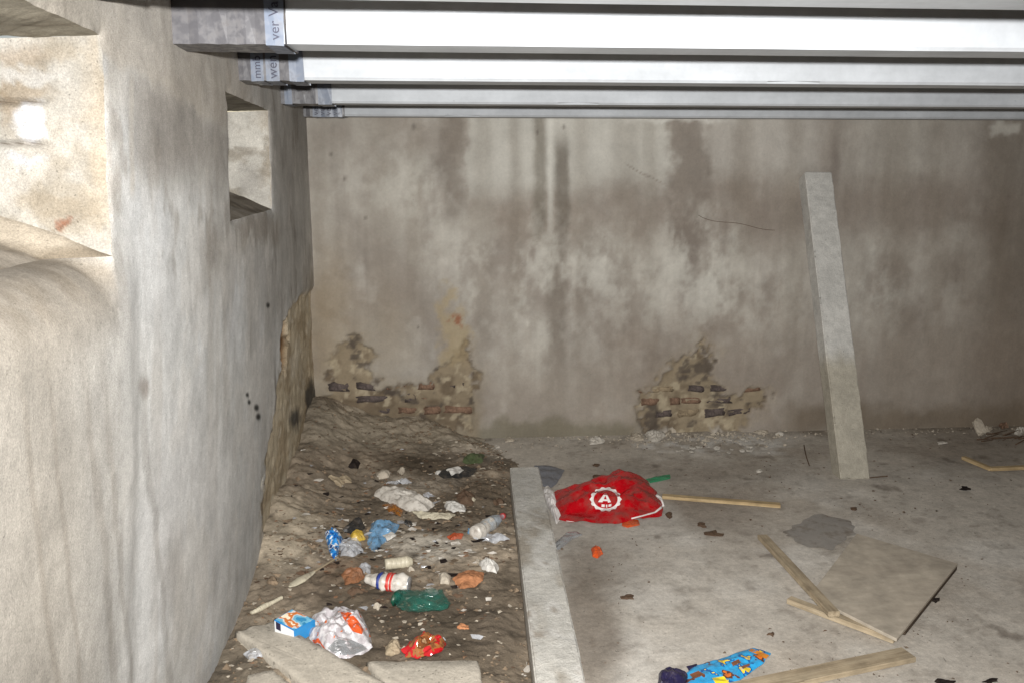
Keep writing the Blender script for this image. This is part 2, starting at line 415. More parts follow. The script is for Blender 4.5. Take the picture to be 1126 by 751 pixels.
# places where the plaster has come away
peelA = [(372, 392), (384, 364), (398, 362), (405, 385), (404, 408), (416, 424), (438, 424), (462, 424), (474, 410), (484, 402), (500, 394), (512, 380), (521, 372), (522, 470), (360, 475), (362, 420)]
peelB = [(780, 372), (786, 398), (782, 412), (792, 432), (810, 432), (830, 428), (842, 436), (838, 452), (806, 474), (700, 478), (704, 452), (708, 430), (722, 414), (742, 402), (762, 390)]
sliver = [(488, 314), (496, 318), (500, 340), (512, 336), (520, 380), (506, 396), (486, 400), (482, 350)]
mA = spoly(pu, pv, peelA, 3.5); mB = spoly(pu, pv, peelB, 3.5); mS = spoly(pu, pv, sliver, 8)
peel = np.maximum(mA, mB)
rim = np.maximum(spoly(pu, pv, peelA, 16), spoly(pu, pv, peelB, 16))
col = mix(col, lin(156, 144, 122), np.clip(rim - peel, 0, 1) * .6)
och = np.ones(X.shape + (3,)) * lin(140, 127, 106)
och = mix(och, lin(98, 84, 68), sst(425, 462, v) * sst(540, 500, u) * .6)
och = mix(och, lin(110, 97, 80), sst(-.05, .2, fbm(X * 12, Z * 14, 4, 71)))
och = mix(och, lin(176, 164, 140), sst(.08, .22, fbm(X * 17, Z * 17, 4, 72)) * .7)
och = mix(och, lin(78, 70, 64), sst(.05, .2, fbm(X * 13, Z * 18, 4, 73)) * .8)
col = col + (och - col) * peel[..., None]
col = mix(col, lin(164, 148, 116), mS * .7)
col = mix(col, lin(140, 84, 60), sell(pu, pv, 506, 351, 5, 8, .6) * .8)
# cracks
crk = 1 - sst(0, 1.2, np.abs(v + warp(X, Z, 8, 12, 77) - (238 + (u - 770) * .2 - ((u - 770) / 80) ** 2 * 3)))
col = mix(col, lin(60, 52, 46), crk * sbox(u, v, 772, 846, 200, 280, 3, 3) * .0)
crk = 1 - sst(.2, 1.4, np.abs(v + warp(X, Z, 6, 9, 78) - (182 + (u - 690) * .55)))
col = mix(col, lin(110, 100, 90), crk * sbox(u, v, 690, 730, 100, 300, 8, 3) * .5)
for cu, cv, r in ((379, 197, 2.0), (364, 170, 2), (620, 140, 2.2), (460, 360, 1.3), (591, 146, 2), (402, 240, 2), (455, 140, 3)):
    col = mix(col, lin(90, 83, 76), sell(u, v, cu, cv, r * .8, r * 1.2, .7) * .6)
dep = .022 * peel + .004 * mS + .034 * peel * fbm(X * 15, Z * 20, 4, 75)
foot = sst(.14, 0, Z) * .02
P = np.stack([X, YB + dep - foot * (1 - peel) * .6 + .007 * fbm(X * 3.5, Z * 3.5, 5, 80) + .004 * fbm(X * 25, Z * 25, 3, 81), Z], -1)
back = tag(grid_obj('wall_back', P, col, M['plaster']), 'stained grey plaster back wall with two broken patches', None, kind='structure')

# bricks bared where the plaster has gone
rng = random.Random(5)
def brick_mesh(k, w, h, d):
    bm = bmesh.new()
    bmesh.ops.create_cube(bm, size=1)
    bmesh.ops.subdivide_edges(bm, edges=bm.edges, cuts=2, use_grid_fill=True)
    r = random.Random(100 + k)
    for vt in bm.verts:
        s = vt.co.copy()
        f = .84 if sum(abs(c) > .45 for c in s) > 1 else 1.0
        vt.co = Vector((s.x * w * f * r.uniform(.78, 1.06), s.y * d * r.uniform(.8, 1.12), s.z * h * f * r.uniform(.7, 1.1)))
    return bm
brick_src = []
for k in range(5):
    o = bm_obj('brick', brick_mesh(k, .225, .058, .08), M['brick_dark'], back, True)
    brick_src.append(o.data)
    bpy.data.objects.remove(o)
def peel_value(xw, zw):
    uu, vv = proj(np.array([[xw, YB, zw]]))
    return max(spoly(uu, vv, peelA, 2)[0], spoly(uu, vv, peelB, 2)[0])
def lay(x0, x1, z0, rows):
    for r in range(rows):
        zc = z0 + r * .074
        xc = x0 + (r % 2) * .12 + rng.uniform(-.03, .03)
        while xc < x1:
            wid = rng.choice((.2, .12, .08, .15))
            if max(peel_value(xc + a * wid, zc + b * .03) for a in (-.3, 0, .3) for b in (-.6, 0, .6)) > .5:
                me = rng.choice(brick_src).copy()
                me.materials.clear(); me.materials.append(rng.choice((M['brick_dark'], M['brick_dark'], M['brick_red'], M['brick_ochre'])))
                b = link(bpy.data.objects.new('brick', me), back)
                b.location = (xc, YB + .061 + rng.uniform(-.016, .012), zc); b.scale = (wid / .225, 1, rng.uniform(.65, 1.2))
                b.rotation_euler = (rng.uniform(-.03, .03), rng.uniform(-.12, .12), rng.uniform(-.1, .1))
            xc += wid + .012 + .02 * rng.random()
lay(-.64, .18, .17, 3)
lay(1.08, 1.95, .12, 3)

# ------------------------------------------------------------------ left wall with two splayed niches
def wall_x(y, z):
    top = -.60 - .05 * (y - 2.1)
    base = -.745
    w = np.clip(1 - z / 1.75, 0, 1) ** 1.5
    return top * (1 - w) + base * w
LEDGE = .10
NY1 = (0.95, 1.59); NY2 = (2.66, 3.50); NZ = (1.40, 1.775)
def left_peel(y, z):
    P = np.stack([wall_x(y, z), y, z], -1)
    u, v = proj(P.reshape(-1, 3)); u = u.reshape(np.shape(y)); v = v.reshape(np.shape(y))
    pu = u + 12 * fbm(y * 4, z * 7, 4, 90) + 6 * fbm(y * 16, z * 26, 3, 92); pv = v + 12 * fbm(y * 6, z * 9, 4, 91)
    poly = [(318, 345), (332, 322), (360, 315), (362, 480), (330, 640), (286, 640), (290, 560), (296, 500), (306, 440), (312, 390)]
    return u, v, pu, pv, spoly(pu, pv, poly, 3.5)
def wall_pt(y, z):
    u, v, pu, pv, pl = left_peel(y, z)
    d = .012 * fbm(y * 1.8, z * 1.8, 3, 95) + .0022 * fbm(y * 12, z * 9, 4, 96)
    d = d + .012 * np.exp(-((z - .35 - .05 * (y - 2)) / .3) ** 2) * sst(3.4, 2.2, y)
    # soft bulge of the render coat under the near niche
    d = d + .012 * sst(1.42, 1.3, z) * sst(1.75, 1.62, y)
    rl = LEDGE
    tt = np.clip((z - (NZ[0] - rl)) / rl, 0, 1) * (z < NZ[0] + .004)
    d = d - rl * (1 - np.sqrt(np.clip(1 - tt * tt, 0, 1))) * sst(NY1[1] + .002, NY1[1] - .06, y) * (y > NY1[0] - .3)
    for r_ in (NY1, NY2):
        dy = np.maximum(np.maximum(r_[0] - y, y - r_[1]), 0); dz = np.maximum(np.maximum(NZ[0] - z, z - NZ[1]), 0)
        d = d - .012 * np.exp(-np.hypot(dy, dz) / .014) * np.clip(.4 + 1.6 * fbm(y * 11, z * 11, 5, 180), 0, 1.2)
    slit = sell(pu, v, 319, 378, 3.5, 32, .4)
    d = d - pl * (.02 + .012 * fbm(y * 20, z * 20, 3, 97)) - slit * .03
    return np.stack([wall_x(y, z) + d, y, z], -1), u, v, pu, pv, pl, slit
ys = axis((-2.6, .8, .1), (.8, 2.3, .006), (2.3, 4.96, .0115)); ys = np.unique(np.concatenate([ys, NY1, NY2]))
zs = axis((-.06, 2.1, .008)); zs = np.unique(np.concatenate([zs, NZ]))
Y, Z = np.meshgrid(ys, zs, indexing='ij')
def left_colour(Y, Z, u, v, pu, pv, pl, slit):
    wu = u + 24 * fbm(Y * 4, Z * 3, 5, 101); wv = v + 30 * fbm(Y * 4, Z * 3, 5, 102)
    col = np.ones(Y.shape + (3,)) * lin(198, 198, 195)
    st = fbm(Y * 7, Z * .9, 5, 103); mo = fbm(Y * 2.2, Z * 1.8, 5, 104); st2 = fbm(Y * 22, Z * 1.1, 4, 105)
    col = mix(col, lin(172, 167, 159), sst(.0, .22, st) * .5)
    col = mix(col, lin(220, 222, 223), sst(-.02, .2, mo) * .5)
    col = mix(col, lin(170, 163, 154), sst(.1, .26, st2) * .22)
    col = mix(col, lin(164, 158, 149), sbox(wu, wv, 150, 345, 85, 200, 20, 40) * .6)          # damp under the joists
    col = mix(col, lin(112, 104, 95), sbox(wu, wv, 170, 215, 92, 190, 12, 30) * .4)
    col = mix(col, lin(176, 171, 163), sbox(wu, wv, 300, 350, 120, 330, 12, 60) * .5)
    col = mix(col, lin(150, 140, 126), sbox(wu, wv, 255, 306, 238, 272, 8, 10) * .6)            # streaks under far niche sill
    col = mix(col, lin(160, 153, 143), sell(wu, wv, 235, 275, 14, 30, .7) * .5)
    col = mix(col, lin(206, 206, 204), sell(wu, wv, 170, 330, 40, 60, .7) * .6)
    col = mix(col, lin(206, 205, 203), sell(wu, wv, 200, 560, 45, 110, .7) * .5)
    col = mix(col, lin(142, 136, 126), sst(190, 40, wu + 30 * fbm(Y * 6, Z * 1.5, 4, 160)) * .92)              # sandier coat near the camera, darkened further to even out flash falloff
    col = mix(col, lin(180, 172, 160), sell(wu, wv, 150, 70, 70, 45, .6) * .4)
    col = mix(col, lin(170, 156, 132), sst(330, 352, wu) * sst(280, 330, wv) * .7)
    col = mix(col, lin(140, 132, 122), sell(wu, wv, 190, 640, 12, 60, .7) * .45)
    col = mix(col, lin(128, 118, 108), sell(wu, wv, 156, 432, 5, 12, .6) * .6)
    b1 = fbm(Y * 3.2, Z * 2.2, 5, 141); b2 = fbm(Y * 5, Z * 4, 5, 142)
    col = mix(col, lin(146, 139, 130), sst(.04, .13, b1 + .25 * fbm(Y * 22, Z * 16, 3, 149)) * sst(460, 220, v) * .55)
    col = mix(col, lin(208, 205, 199), sst(.05, .13, b2 + .2 * fbm(Y * 24, Z * 14, 3, 150)) * .45 * sst(90, 220, u))
    lim = 80 + (u - 145) * .62 + 26 * fbm(Y * 9, Z * 9, 4, 143)                        # older paler coat above a ragged line
    pale = sst(9, -9, v - lim) * sbox(u, v, 108, 275, -200, 140, 8, 20)
    col = mix(col, lin(168, 159, 146), pale * .6)
    col = mix(col, lin(140, 134, 126), sst(-8, 9, v - lim) * sbox(wu, wv, 150, 250, 60, 190, 10, 40) * .55)
    col = mix(col, lin(190, 184, 174), sbox(u + 4 * fbm(Z * 14, Y * 3, 3, 144), v, 143, 148, 82, 215, 1.5, 8) * .7)
    col = mix(col, lin(176, 175, 173), sbox(u + 6 * fbm(Z * 20, Y * 9, 3, 145), v, 108, 121, 62, 170, 3, 12) * sst(-.1, .1, fbm(Y * 40, Z * 30, 3, 146)) * .9)
    col = mix(col, lin(112, 102, 88), sbox(wu, wv, -40, 128, 262, 312, 12, 10) * .5)
    for cu, sl, wd in ((18, .12, 3), (48, .1, 2.5), (92, .1, 4), (112, .09, 3), (160, .08, 3)):
        dd = np.abs(u - cu - sl * (v - 480) + 10 * fbm(Z * 5, Y * 0 + cu, 4, 147) + 5 * fbm(Y * 40, Z * 5, 3, 148))
        col = mix(col, lin(108, 98, 86), (1 - sst(wd * .4, wd * 1.8, dd)) * sst(330, 520, v) * .28)
    edge_coat_dimmed = sst(NY1[1] + .05, NY1[1] - .03, Y + .12 * fbm(Y * 12, Z * 6, 4, 190)) * sst(1.2, 1.34, Z)
    col = mix(col, lin(138, 132, 122), edge_coat_dimmed * .85)  # sandy coat round the near niche, its colour lowered against the close flash
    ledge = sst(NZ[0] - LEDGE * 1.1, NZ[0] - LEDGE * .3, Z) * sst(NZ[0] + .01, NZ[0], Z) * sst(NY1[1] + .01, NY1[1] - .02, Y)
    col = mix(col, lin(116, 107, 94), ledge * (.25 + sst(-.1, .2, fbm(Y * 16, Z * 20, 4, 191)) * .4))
    och = np.ones(Y.shape + (3,)) * lin(200, 187, 162)
    och = mix(och, lin(176, 160, 134), sst(-.04, .2, fbm(Y * 5, Z * 14, 4, 106)))
    och = mix(och, lin(212, 203, 184), sst(.06, .24, fbm(Y * 8, Z * 14, 4, 107)) * .7)
    col = col + (och - col) * pl[..., None]
    col = mix(col, lin(104, 70, 34), slit * .95)
    for cu, cv, ru, rv in ((347, 438, 7, 20), (328, 460, 7, 12)):
        col = mix(col, lin(48, 48, 50), sell(pu, pv, cu, cv, ru, rv, .5) * .85)
    for cu, cv, r in ((282, 448, 2.6), (284, 458, 2.6), (272, 434, 1.8), (274, 442, 1.8), (294, 336, 2)):
        col = mix(col, lin(30, 28, 26), sell(u, v, cu, cv, r, r * 1.4, .5) * .95)
    crk = 1 - sst(.2, 1.6, np.abs(u - (303 - (v - 420) * .05) + 8 * fbm(Z * 5, Y * 0, 4, 108)))
    col = mix(col, lin(96, 84, 70), crk * sbox(u, v, 0, 400, 400, 640, 1, 20) * .6)
    return col
P, u, v, pu, pv, pl, slit = wall_pt(Y, Z)
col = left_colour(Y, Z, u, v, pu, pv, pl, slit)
yc = .5 * (Y[:-1, :-1] + Y[1:, 1:]); zc = .5 * (Z[:-1, :-1] + Z[1:, 1:])
inn = lambda r: (yc > r[0]) & (yc < r[1]) & (zc > NZ[0]) & (zc < NZ[1])
keep = ~(inn(NY1) | inn(NY2))
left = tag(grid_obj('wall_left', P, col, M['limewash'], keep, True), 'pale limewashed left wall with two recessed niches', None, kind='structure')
NTH = np.linspace(0, 1, 110)
def reveal(name, edge_y, edge_z, deep, colfn, flip, seed, amp=.012):
    """one face of a niche: runs from the wall edge (points edge_y, edge_z) to deep(y,z,t)"""
    T, K = np.meshgrid(NTH, np.arange(len(edge_y)), indexing='ij')
    ey, ez = edge_y[K], edge_z[K]
    A = wall_pt(ey, ez)[0]
    D = deep(A, ey, ez, T)
    n = amp * fbm(D[..., 0] * 9 + D[..., 1] * 7, D[..., 2] * 9 + D[..., 1] * 5, 5, seed) * sst(0, .12, T)
    D[..., 1] += n * (1 if name == 'niche_cheek' else 0); D[..., 2] += n * (0 if name == 'niche_cheek' else 1)
    D[..., 0] -= n * (1 if name == 'niche_end' else 0)
    o = grid_obj(name, D, colfn(T, D, ey, ez), M['limewash'], None, flip)
    o.parent = left
    return o
ND = .42
ZJT = (on_y(20, 112, NY1[1]).z, on_y(20, 158, NY1[1]).z)
zz = np.linspace(NZ[0], NZ[1], 100)
for ni, (y0, y1) in enumerate((NY1, NY2)):
    yy = ys[(ys >= y0 - 1e-6) & (ys <= y1 + 1e-6)]
    RISE, DROP, SPL = .17, .02, .02
    def zmap(z, T):                                     # opening narrows inwards: sloping sill, flat head
        ext = LEDGE if ni == 0 else .0
        f = (z - NZ[0] + ext) / (NZ[1] - NZ[0] + ext)
        lo = NZ[0] + RISE * T - (LEDGE if ni == 0 else .0)
        return lo + f * (NZ[1] - DROP * T - lo)
    def cheek_far(A, ey, ez, T):
        D = A.copy(); D[..., 0] = A[..., 0] - ND * T; D[..., 1] = A[..., 1] - SPL * T; D[..., 2] = zmap(ez, T)
        if ni == 0:
            for zj in ZJT:
                D[..., 1] += .012 * np.exp(-((D[..., 2] - zj - .006 * fbm(T * 6, T * 0, 3, 5)) / .0045) ** 2) * sst(.2, .28, T)
        return D
    def cheek_near(A, ey, ez, T):
        D = A.copy(); D[..., 0] = A[..., 0] - ND * T; D[..., 1] = A[..., 1] + SPL * T; D[..., 2] = zmap(ez, T)
        return D
    def sill(A, ey, ez, T):
        D = A.copy(); D[..., 0] = A[..., 0] - ND * T; D[..., 2] = NZ[0] + RISE * T
        D[..., 1] = A[..., 1] + SPL * T * (1 - 2 * (ey - y0) / (y1 - y0))
        return D
    def head(A, ey, ez, T):
        D = A.copy(); D[..., 0] = A[..., 0] - ND * T; D[..., 2] = NZ[1] - DROP * T
        D[..., 1] = A[..., 1] + SPL * T * (1 - 2 * (ey - y0) / (y1 - y0))
        return D
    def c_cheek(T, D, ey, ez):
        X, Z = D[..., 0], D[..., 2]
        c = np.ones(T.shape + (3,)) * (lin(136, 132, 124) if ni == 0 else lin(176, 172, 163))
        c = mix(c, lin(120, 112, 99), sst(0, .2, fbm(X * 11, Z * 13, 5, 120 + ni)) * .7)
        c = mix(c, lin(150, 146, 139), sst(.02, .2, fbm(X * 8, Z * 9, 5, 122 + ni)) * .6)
        if ni == 0:
            pu_, pv_ = proj(D.reshape(-1, 3)); pu_ = pu_.reshape(T.shape); pv_ = pv_.reshape(T.shape)
            qu = pu_ + 46 * fbm(X * 20, Z * 20, 5, 9) + 16 * fbm(X * 70, Z * 70, 3, 209); qv = pv_ + 40 * fbm(X * 20, Z * 20, 5, 10) + 16 * fbm(X * 70, Z * 70, 3, 210)
            c = mix(c, lin(110, 97, 80), sell(qu, qv, 10, 100, 46, 11, .5) * .6)
            c = mix(c, lin(118, 104, 87), sell(qu, qv, 12, 58, 50, 12, .6) * .5)
            c = mix(c, lin(108, 94, 76), sell(qu, qv, 0, 122, 14, 20, .5) * .6)
            c = mix(c, lin(160, 160, 162), sell(qu, qv, 28, 133, 19, 19, .4) * .95)
            c = mix(c, lin(152, 152, 153), sell(qu, qv, 28, 178, 24, 9, .5) * .8)
            c = mix(c, lin(146, 144, 140), sell(qu, qv, 20, 82, 50, 8, .6) * .6)
            c = mix(c, lin(112, 102, 87), sell(qu, qv, 60, 225, 44, 12, .6) * .6)
            c = mix(c, lin(104, 70, 52), sell(qu, qv, 74, 246, 8, 9, .35) * .9)
            c = mix(c, lin(92, 80, 66), (1 - sst(.4, 1.8, np.abs(pv_ - (262 - .45 * (pu_ - 45) + 10 * fbm(X * 12, Z * 12, 3, 211))))) * sst(30, 50, pu_) * sst(112, 100, pu_) * .6)
            for zj in ZJT:
                c = mix(c, lin(60, 50, 40), np.exp(-((Z - zj - .006 * fbm(T * 6, T * 0, 3, 5)) / .0022) ** 2) * sst(.2, .3, T) * .85)
        c = mix(c, lin(138, 126, 108), sst(.16, .0, T) * sst(0, .15, fbm(X * 20, Z * 9, 4, 13)) * .5)
        return c
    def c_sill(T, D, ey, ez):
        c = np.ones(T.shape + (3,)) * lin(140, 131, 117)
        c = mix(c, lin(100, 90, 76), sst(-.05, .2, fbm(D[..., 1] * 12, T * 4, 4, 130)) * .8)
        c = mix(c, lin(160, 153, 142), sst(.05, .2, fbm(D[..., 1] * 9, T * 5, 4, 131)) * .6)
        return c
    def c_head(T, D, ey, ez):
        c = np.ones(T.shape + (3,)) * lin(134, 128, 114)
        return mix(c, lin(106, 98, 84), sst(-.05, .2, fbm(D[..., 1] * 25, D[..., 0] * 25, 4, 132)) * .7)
    cst = lambda n, val: np.full(n, val)
    zz = np.linspace(NZ[0] - (LEDGE if ni == 0 else 0), NZ[1], 110)
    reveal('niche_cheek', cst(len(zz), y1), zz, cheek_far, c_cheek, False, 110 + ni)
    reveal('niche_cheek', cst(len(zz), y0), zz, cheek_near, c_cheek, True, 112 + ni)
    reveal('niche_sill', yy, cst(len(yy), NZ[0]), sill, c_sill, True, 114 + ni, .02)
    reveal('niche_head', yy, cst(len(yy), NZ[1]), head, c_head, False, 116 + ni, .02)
    # back of the niche
    xb = float(wall_x(np.array(.5 * (y0 + y1)), np.array(1.6))) - ND + .012
    o = mesh_obj('niche_end', [(xb, y0 - .05, NZ[0]), (xb, y1 + .05, NZ[0]), (xb, y1 + .05, NZ[1] + .03), (xb, y0 - .05, NZ[1] + .03)], [(0, 1, 2, 3)], M['rubble'], left)

# the two walls behind the photographer and the floor of the room above
def box_bm(x0, x1, y0, y1, z0, z1):
    bm = bmesh.new(); bmesh.ops.create_cube(bm, size=1)
    for vt in bm.verts: vt.co = Vector(((x0 + x1) / 2 + vt.co.x * (x1 - x0), (y0 + y1) / 2 + vt.co.y * (y1 - y0), (z0 + z1) / 2 + vt.co.z * (z1 - z0)))
    return bm
tag(bm_obj('wall_right', box_bm(4.6, 4.8, -2.6, 4.95, -.05, 2.1), M['whitewash']), 'plain plaster right wall out of view', None, kind='structure')
tag(bm_obj('wall_rear', box_bm(-.9, 4.6, -2.6, -2.4, -.05, 2.1), M['whitewash']), 'plain plaster wall behind the photographer', None, kind='structure')
tag(bm_obj('ceiling', box_bm(-1.2, 4.8, -2.6, 5.0, 2.06, 2.12), M['ceiling']), 'dark boarded underside of the floor above', None, kind='structure')

# ------------------------------------------------------------------ overhead joists
M['film_grey'] = plastic('grey_membrane', S(76, 75, 78), .3, dirt=.12, spec=.6)
M['film_pale'] = plastic('pale_printed_membrane', S(104, 112, 126), .3, dirt=.25, spec=.5)
M['film_dark'] = plastic('black_membrane', S(40, 38, 40), .35, dirt=.3, spec=.5)
M['ink'] = plastic('dark_ink', S(34, 36, 58), .4, dirt=.1)
def rough_box(name, size, mat, parent=None, chip=.004, cuts=(24, 4, 4), seed=0, bev=.006):
    """cast beam: bevelled box with slightly wavering arrises; origin at its centre"""
    sx, sy, sz = size
    def ax(n, s):
        a = np.linspace(-s / 2, s / 2, n + 1)
        return np.unique(np.concatenate([a, [-s / 2 + bev, s / 2 - bev]]))
    AX, AY, AZ = ax(cuts[0], sx), ax(cuts[1], sy), ax(cuts[2], sz)
    verts, index, faces = [], {}, []
    r = random.Random(seed)
    def vid(p):
        k = tuple(round(c, 5) for c in p)
        if k not in index:
            q = list(p); edge = [abs(abs(p[i]) - size[i] / 2) < 1e-6 for i in range(3)]
            if sum(edge) >= 2:
                c = r.random(); c2 = r.uniform(.5, 1.6) if r.random() < .06 else 0
                for i in range(3):
                    if edge[i]: q[i] -= math.copysign(bev * .5 + chip * (c * .22 + c2), p[i])
            else:
                for i in range(3):
                    if edge[i]: q[i] += (float(vnoise(p[0] * 9 + 3 * i, p[1] * 9 + p[2] * 11, seed + 5)) - .5) * chip * .25
            index[k] = len(verts); verts.append(q)
        return index[k]
    for a, b, c, A, B, Cc in ((0, 1, 2, AX, AY, AZ), (1, 2, 0, AY, AZ, AX), (2, 0, 1, AZ, AX, AY)):
        for side in (0, -1):
            for i in range(len(A) - 1):
                for j in range(len(B) - 1):
                    q = []
                    for (ii, jj) in ((i, j), (i + 1, j), (i + 1, j + 1), (i, j + 1)):
                        p = [0, 0, 0]; p[a], p[b], p[c] = A[ii], B[jj], Cc[side]; q.append(vid(p))
                    faces.append(q if side else q[::-1])
    o = mesh_obj(name, verts, faces, mat, parent, True)
    try: o.data.set_sharp_from_angle(angle=math.radians(22))
    except Exception: pass
    return o
def text_mesh(s, size):
    cu = bpy.data.curves.new('lettering', 'FONT'); cu.body = s; cu.size = size; cu.extrude = .0004; cu.resolution_u = 3
    t = bpy.data.objects.new('lettering', cu); C.objects.link(t)
    dg = bpy.context.evaluated_depsgraph_get()
    me = bpy.data.meshes.new_from_object(t.evaluated_get(dg))
    bpy.data.objects.remove(t); bpy.data.curves.remove(cu)
    return me
def sleeve(name, x0, x1, y0, y1, z0, z1, off, mat, parent):
    """a turn of film round the joist end: front, underside and back"""
    a, b, c, d = y0 - off, y1 + off, z0 - off, z1
    n = max(2, int((x1 - x0) / .02))
    verts, faces = [], []
    r = random.Random(int(x0 * 1000) + int(y0 * 100))
    prof = [(a, d), (a, (c + d) / 2), (a, c), ((a + b) / 2, c), (b, c), (b, d)]
    for i in range(n + 1):
        x = x0 + (x1 - x0) * i / n
        for py, pz in prof:
            verts.append((x + r.uniform(-.002, .002) * (i in (0, n)), py + r.uniform(-.001, .001), pz + r.uniform(-.001, .001)))
    k = len(prof)
    for i in range(n):
        for j in range(k - 1):
            faces.append((i * k + j, i * k + j + 1, (i + 1) * k + j + 1, (i + 1) * k + j))
    o = mesh_obj(name, verts, faces, mat, parent)
    return o
ZJ, HJ = 1.83, .205
JO = [  # front y, back y, label
    (1.420, 1.560, 'nearest white concrete joist, cut off by the top edge of the picture'),
    (2.075, 2.205, 'broad white concrete joist whose grey end carries a lettered blue-white strip'),
    (2.885, 3.010, 'white concrete joist, third from the camera, its end wrapped in several printed strips'),
    (3.860, 3.985, 'thin-looking white joist with grey and pale film on its end, second from back wall'),
    (4.765, 4.890, 'farthest white joist, tight against the top of the back wall'),
]
def film_x(uu, y):                                       # where photo column uu meets the joist's front face
    z = ZJ + .03
    r = ray(uu, 60); 
    # intersect vertical plane y with the column's ray at height z (solve on v)
    lo, hi = -200, 400
    for _ in range(40):
        m = (lo + hi) / 2; p = on_y(uu, m, y)
        if p.z > z: lo = m
        else: hi = m
    return on_y(uu, lo, y).x
for k, (ya, yb, lab) in enumerate(JO):
    xl = float(wall_x(np.array(ya), np.array(1.83))) - .02 if k != 1 else float(wall_x(np.array(ya), np.array(1.83))) + .0
    xl -= .05
    xr = 4.62
    root = empty('concrete_joist', (xl, (ya + yb) / 2, ZJ)); tag(root, lab, 'joist', 'concrete joists under the ceiling')
    bar = rough_box('bar', (xr - xl, yb - ya, HJ), M['painted_joist'], root, .003, (60, 3, 4), 40 + k, .008)
    bar.location = ((xr - xl) / 2, 0, HJ / 2)
    inv = Vector((xl, (ya + yb) / 2, ZJ))
    def film(name, u0, u1, off, mat):
        x0 = film_x(u0, ya) if u0 is not None else xl + .002
        x1 = film_x(u1, ya)
        o = sleeve(name, x0 - inv.x, x1 - inv.x, ya - inv.y, yb - inv.y, 0, HJ - .01, off, mat, root)
        return o, x0, x1
    def letters(s, uc, size, dz, par):
        o = link(bpy.data.objects.new('lettering', text_mesh(s, size)), par)
        o.data.materials.append(M['ink'])
        o.rotation_euler = Matrix(((0, -1, 0), (0, 0, -1), (1, 0, 0))).to_euler()   # runs upwards on the face
        o.location = (film_x(uc, ya) - inv.x, ya - inv.y - .0075, dz)
    if k == 0:
        film('membrane_wrap', None, 128, .003, M['film_grey'])
    if k == 1:
        film('membrane_wrap', None, 312, .003, M['film_grey'])
        o, _, _ = film('printed_strip', 291, 313, .0055, M['film_pale']); letters('ver Va', 307.5, .0315, .006, o)
        film('edge_band', 313, 316, .0045, M['film_dark'])
    if k == 2:
        film('membrane_wrap', None, 334, .003, M['film_grey'])
        o, _, _ = film('printed_strip', 276, 290, .0055, M['film_pale']); letters('mmb', 287, .034, .002, o)
        o, _, _ = film('printed_strip', 293, 307, .0055, M['film_pale']); letters('wen', 305, .042, .002, o)
        film('printed_strip', 318, 334, .0055, M['film_pale'])
    if k == 3:
        film('membrane_wrap', None, 364, .003, M['film_grey'])
        film('printed_strip', 313, 321, .0055, M['film_pale'])
        film('printed_strip', 350, 365, .0055, M['film_pale'])
    if k == 4:
        film('membrane_wrap', None, 379, .003, M['film_grey'])
        o, _, _ = film('printed_strip', 344, 376, .005, M['film_pale'])
        for q in range(4): letters('ver', 350 + q * 7, .042, .003, o)

# ------------------------------------------------------------------ concrete beam on the floor, leaning post, slabs
def frame_of(a, b, upv=(0, 0, 1)):
    d = (b - a).normalized(); s = Vector(upv).cross(d).normalized(); t = d.cross(s)
    return Matrix((d, s, t)).transposed()
def beam_between(name, a, b, w, h, mat, label, cat, chip=.004, seed=0, cuts=None, group=None):
    """square-section bar from a to b (centres of its underside's ends)"""
    L = (b - a).length; R = frame_of(a, b)
    o = rough_box(name, (L, w, h), mat, None, chip, cuts or (int(L / .04) + 2, 4, 4), seed, min(.006, h * .1))
    o.rotation_euler = R.to_euler(); o.location = (a + b) / 2 + R @ Vector((0, 0, h / 2))
    return tag(o, label, cat, group)
HB = .12
fa = (at(561, 514, HB) + at(592, 511, HB)) / 2; na = (at(587, 735, HB) + at(643, 742, HB)) / 2
wB = .5 * ((at(561, 514, HB) - at(592, 511, HB)).length + (at(588, 740, HB) - at(643, 742, HB)).length)
na = fa + (na - fa) * 1.6
fa.z = na.z = -.002
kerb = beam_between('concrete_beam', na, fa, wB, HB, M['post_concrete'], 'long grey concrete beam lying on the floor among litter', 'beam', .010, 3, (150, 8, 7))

pb = at(941, 526.5); pt = on_y(900, 189, YB - .075)
root = pb.copy()
d = (pt - pb)
LP_, WP, TP = d.length, .158, .10
R = frame_of(pb, pb + d, (-1, 0, 0))           # length, then depth axis, then width axis
ax = d.normalized(); wx_ = Vector((1, 0, 0)); wx_ = (wx_ - ax * wx_.dot(ax)).normalized(); ny = ax.cross(wx_)
if ny.y < 0: ny = -ny
Rm = Matrix((wx_, ny, wx_.cross(ny))).transposed()
post = rough_box('concrete_post', (WP, TP, LP_), M['post_concrete'], None, .008, (6, 5, 90), 7)
post.location = pb + d / 2 + ny * TP / 2 + Vector((0, 0, .0))
post.rotation_euler = Rm.to_euler()
me = post.data
co = np.array([v_.co[:] for v_ in me.vertices])
cc = np.ones((len(co), 4), np.float32)
tz = co[:, 2] / LP_ + .5 + .05 * fbm(co[:, 0] * 20, co[:, 2] * 6, 3, 7)
pc = mix(np.ones((len(co), 3)) * lin(166, 160, 146), lin(192, 190, 184), sst(.34, .42, tz))
cc[:, :3] = pc
a_ = me.color_attributes.new('stain', 'FLOAT_COLOR', 'POINT'); a_.data.foreach_set('color', cc.reshape(-1))
tag(post, 'tall grey concrete post leaning against the back wall', 'post')
co = np.array([v_.co[:] for v_ in kerb.data.vertices])
bc = np.ones((len(co), 3)) * lin(190, 187, 179)
n1 = fbm(co[:, 0] * 4, co[:, 1] * 9 + co[:, 2] * 9, 4, 301); n2 = fbm(co[:, 0] * 14, co[:, 1] * 22 + co[:, 2] * 22, 4, 302)
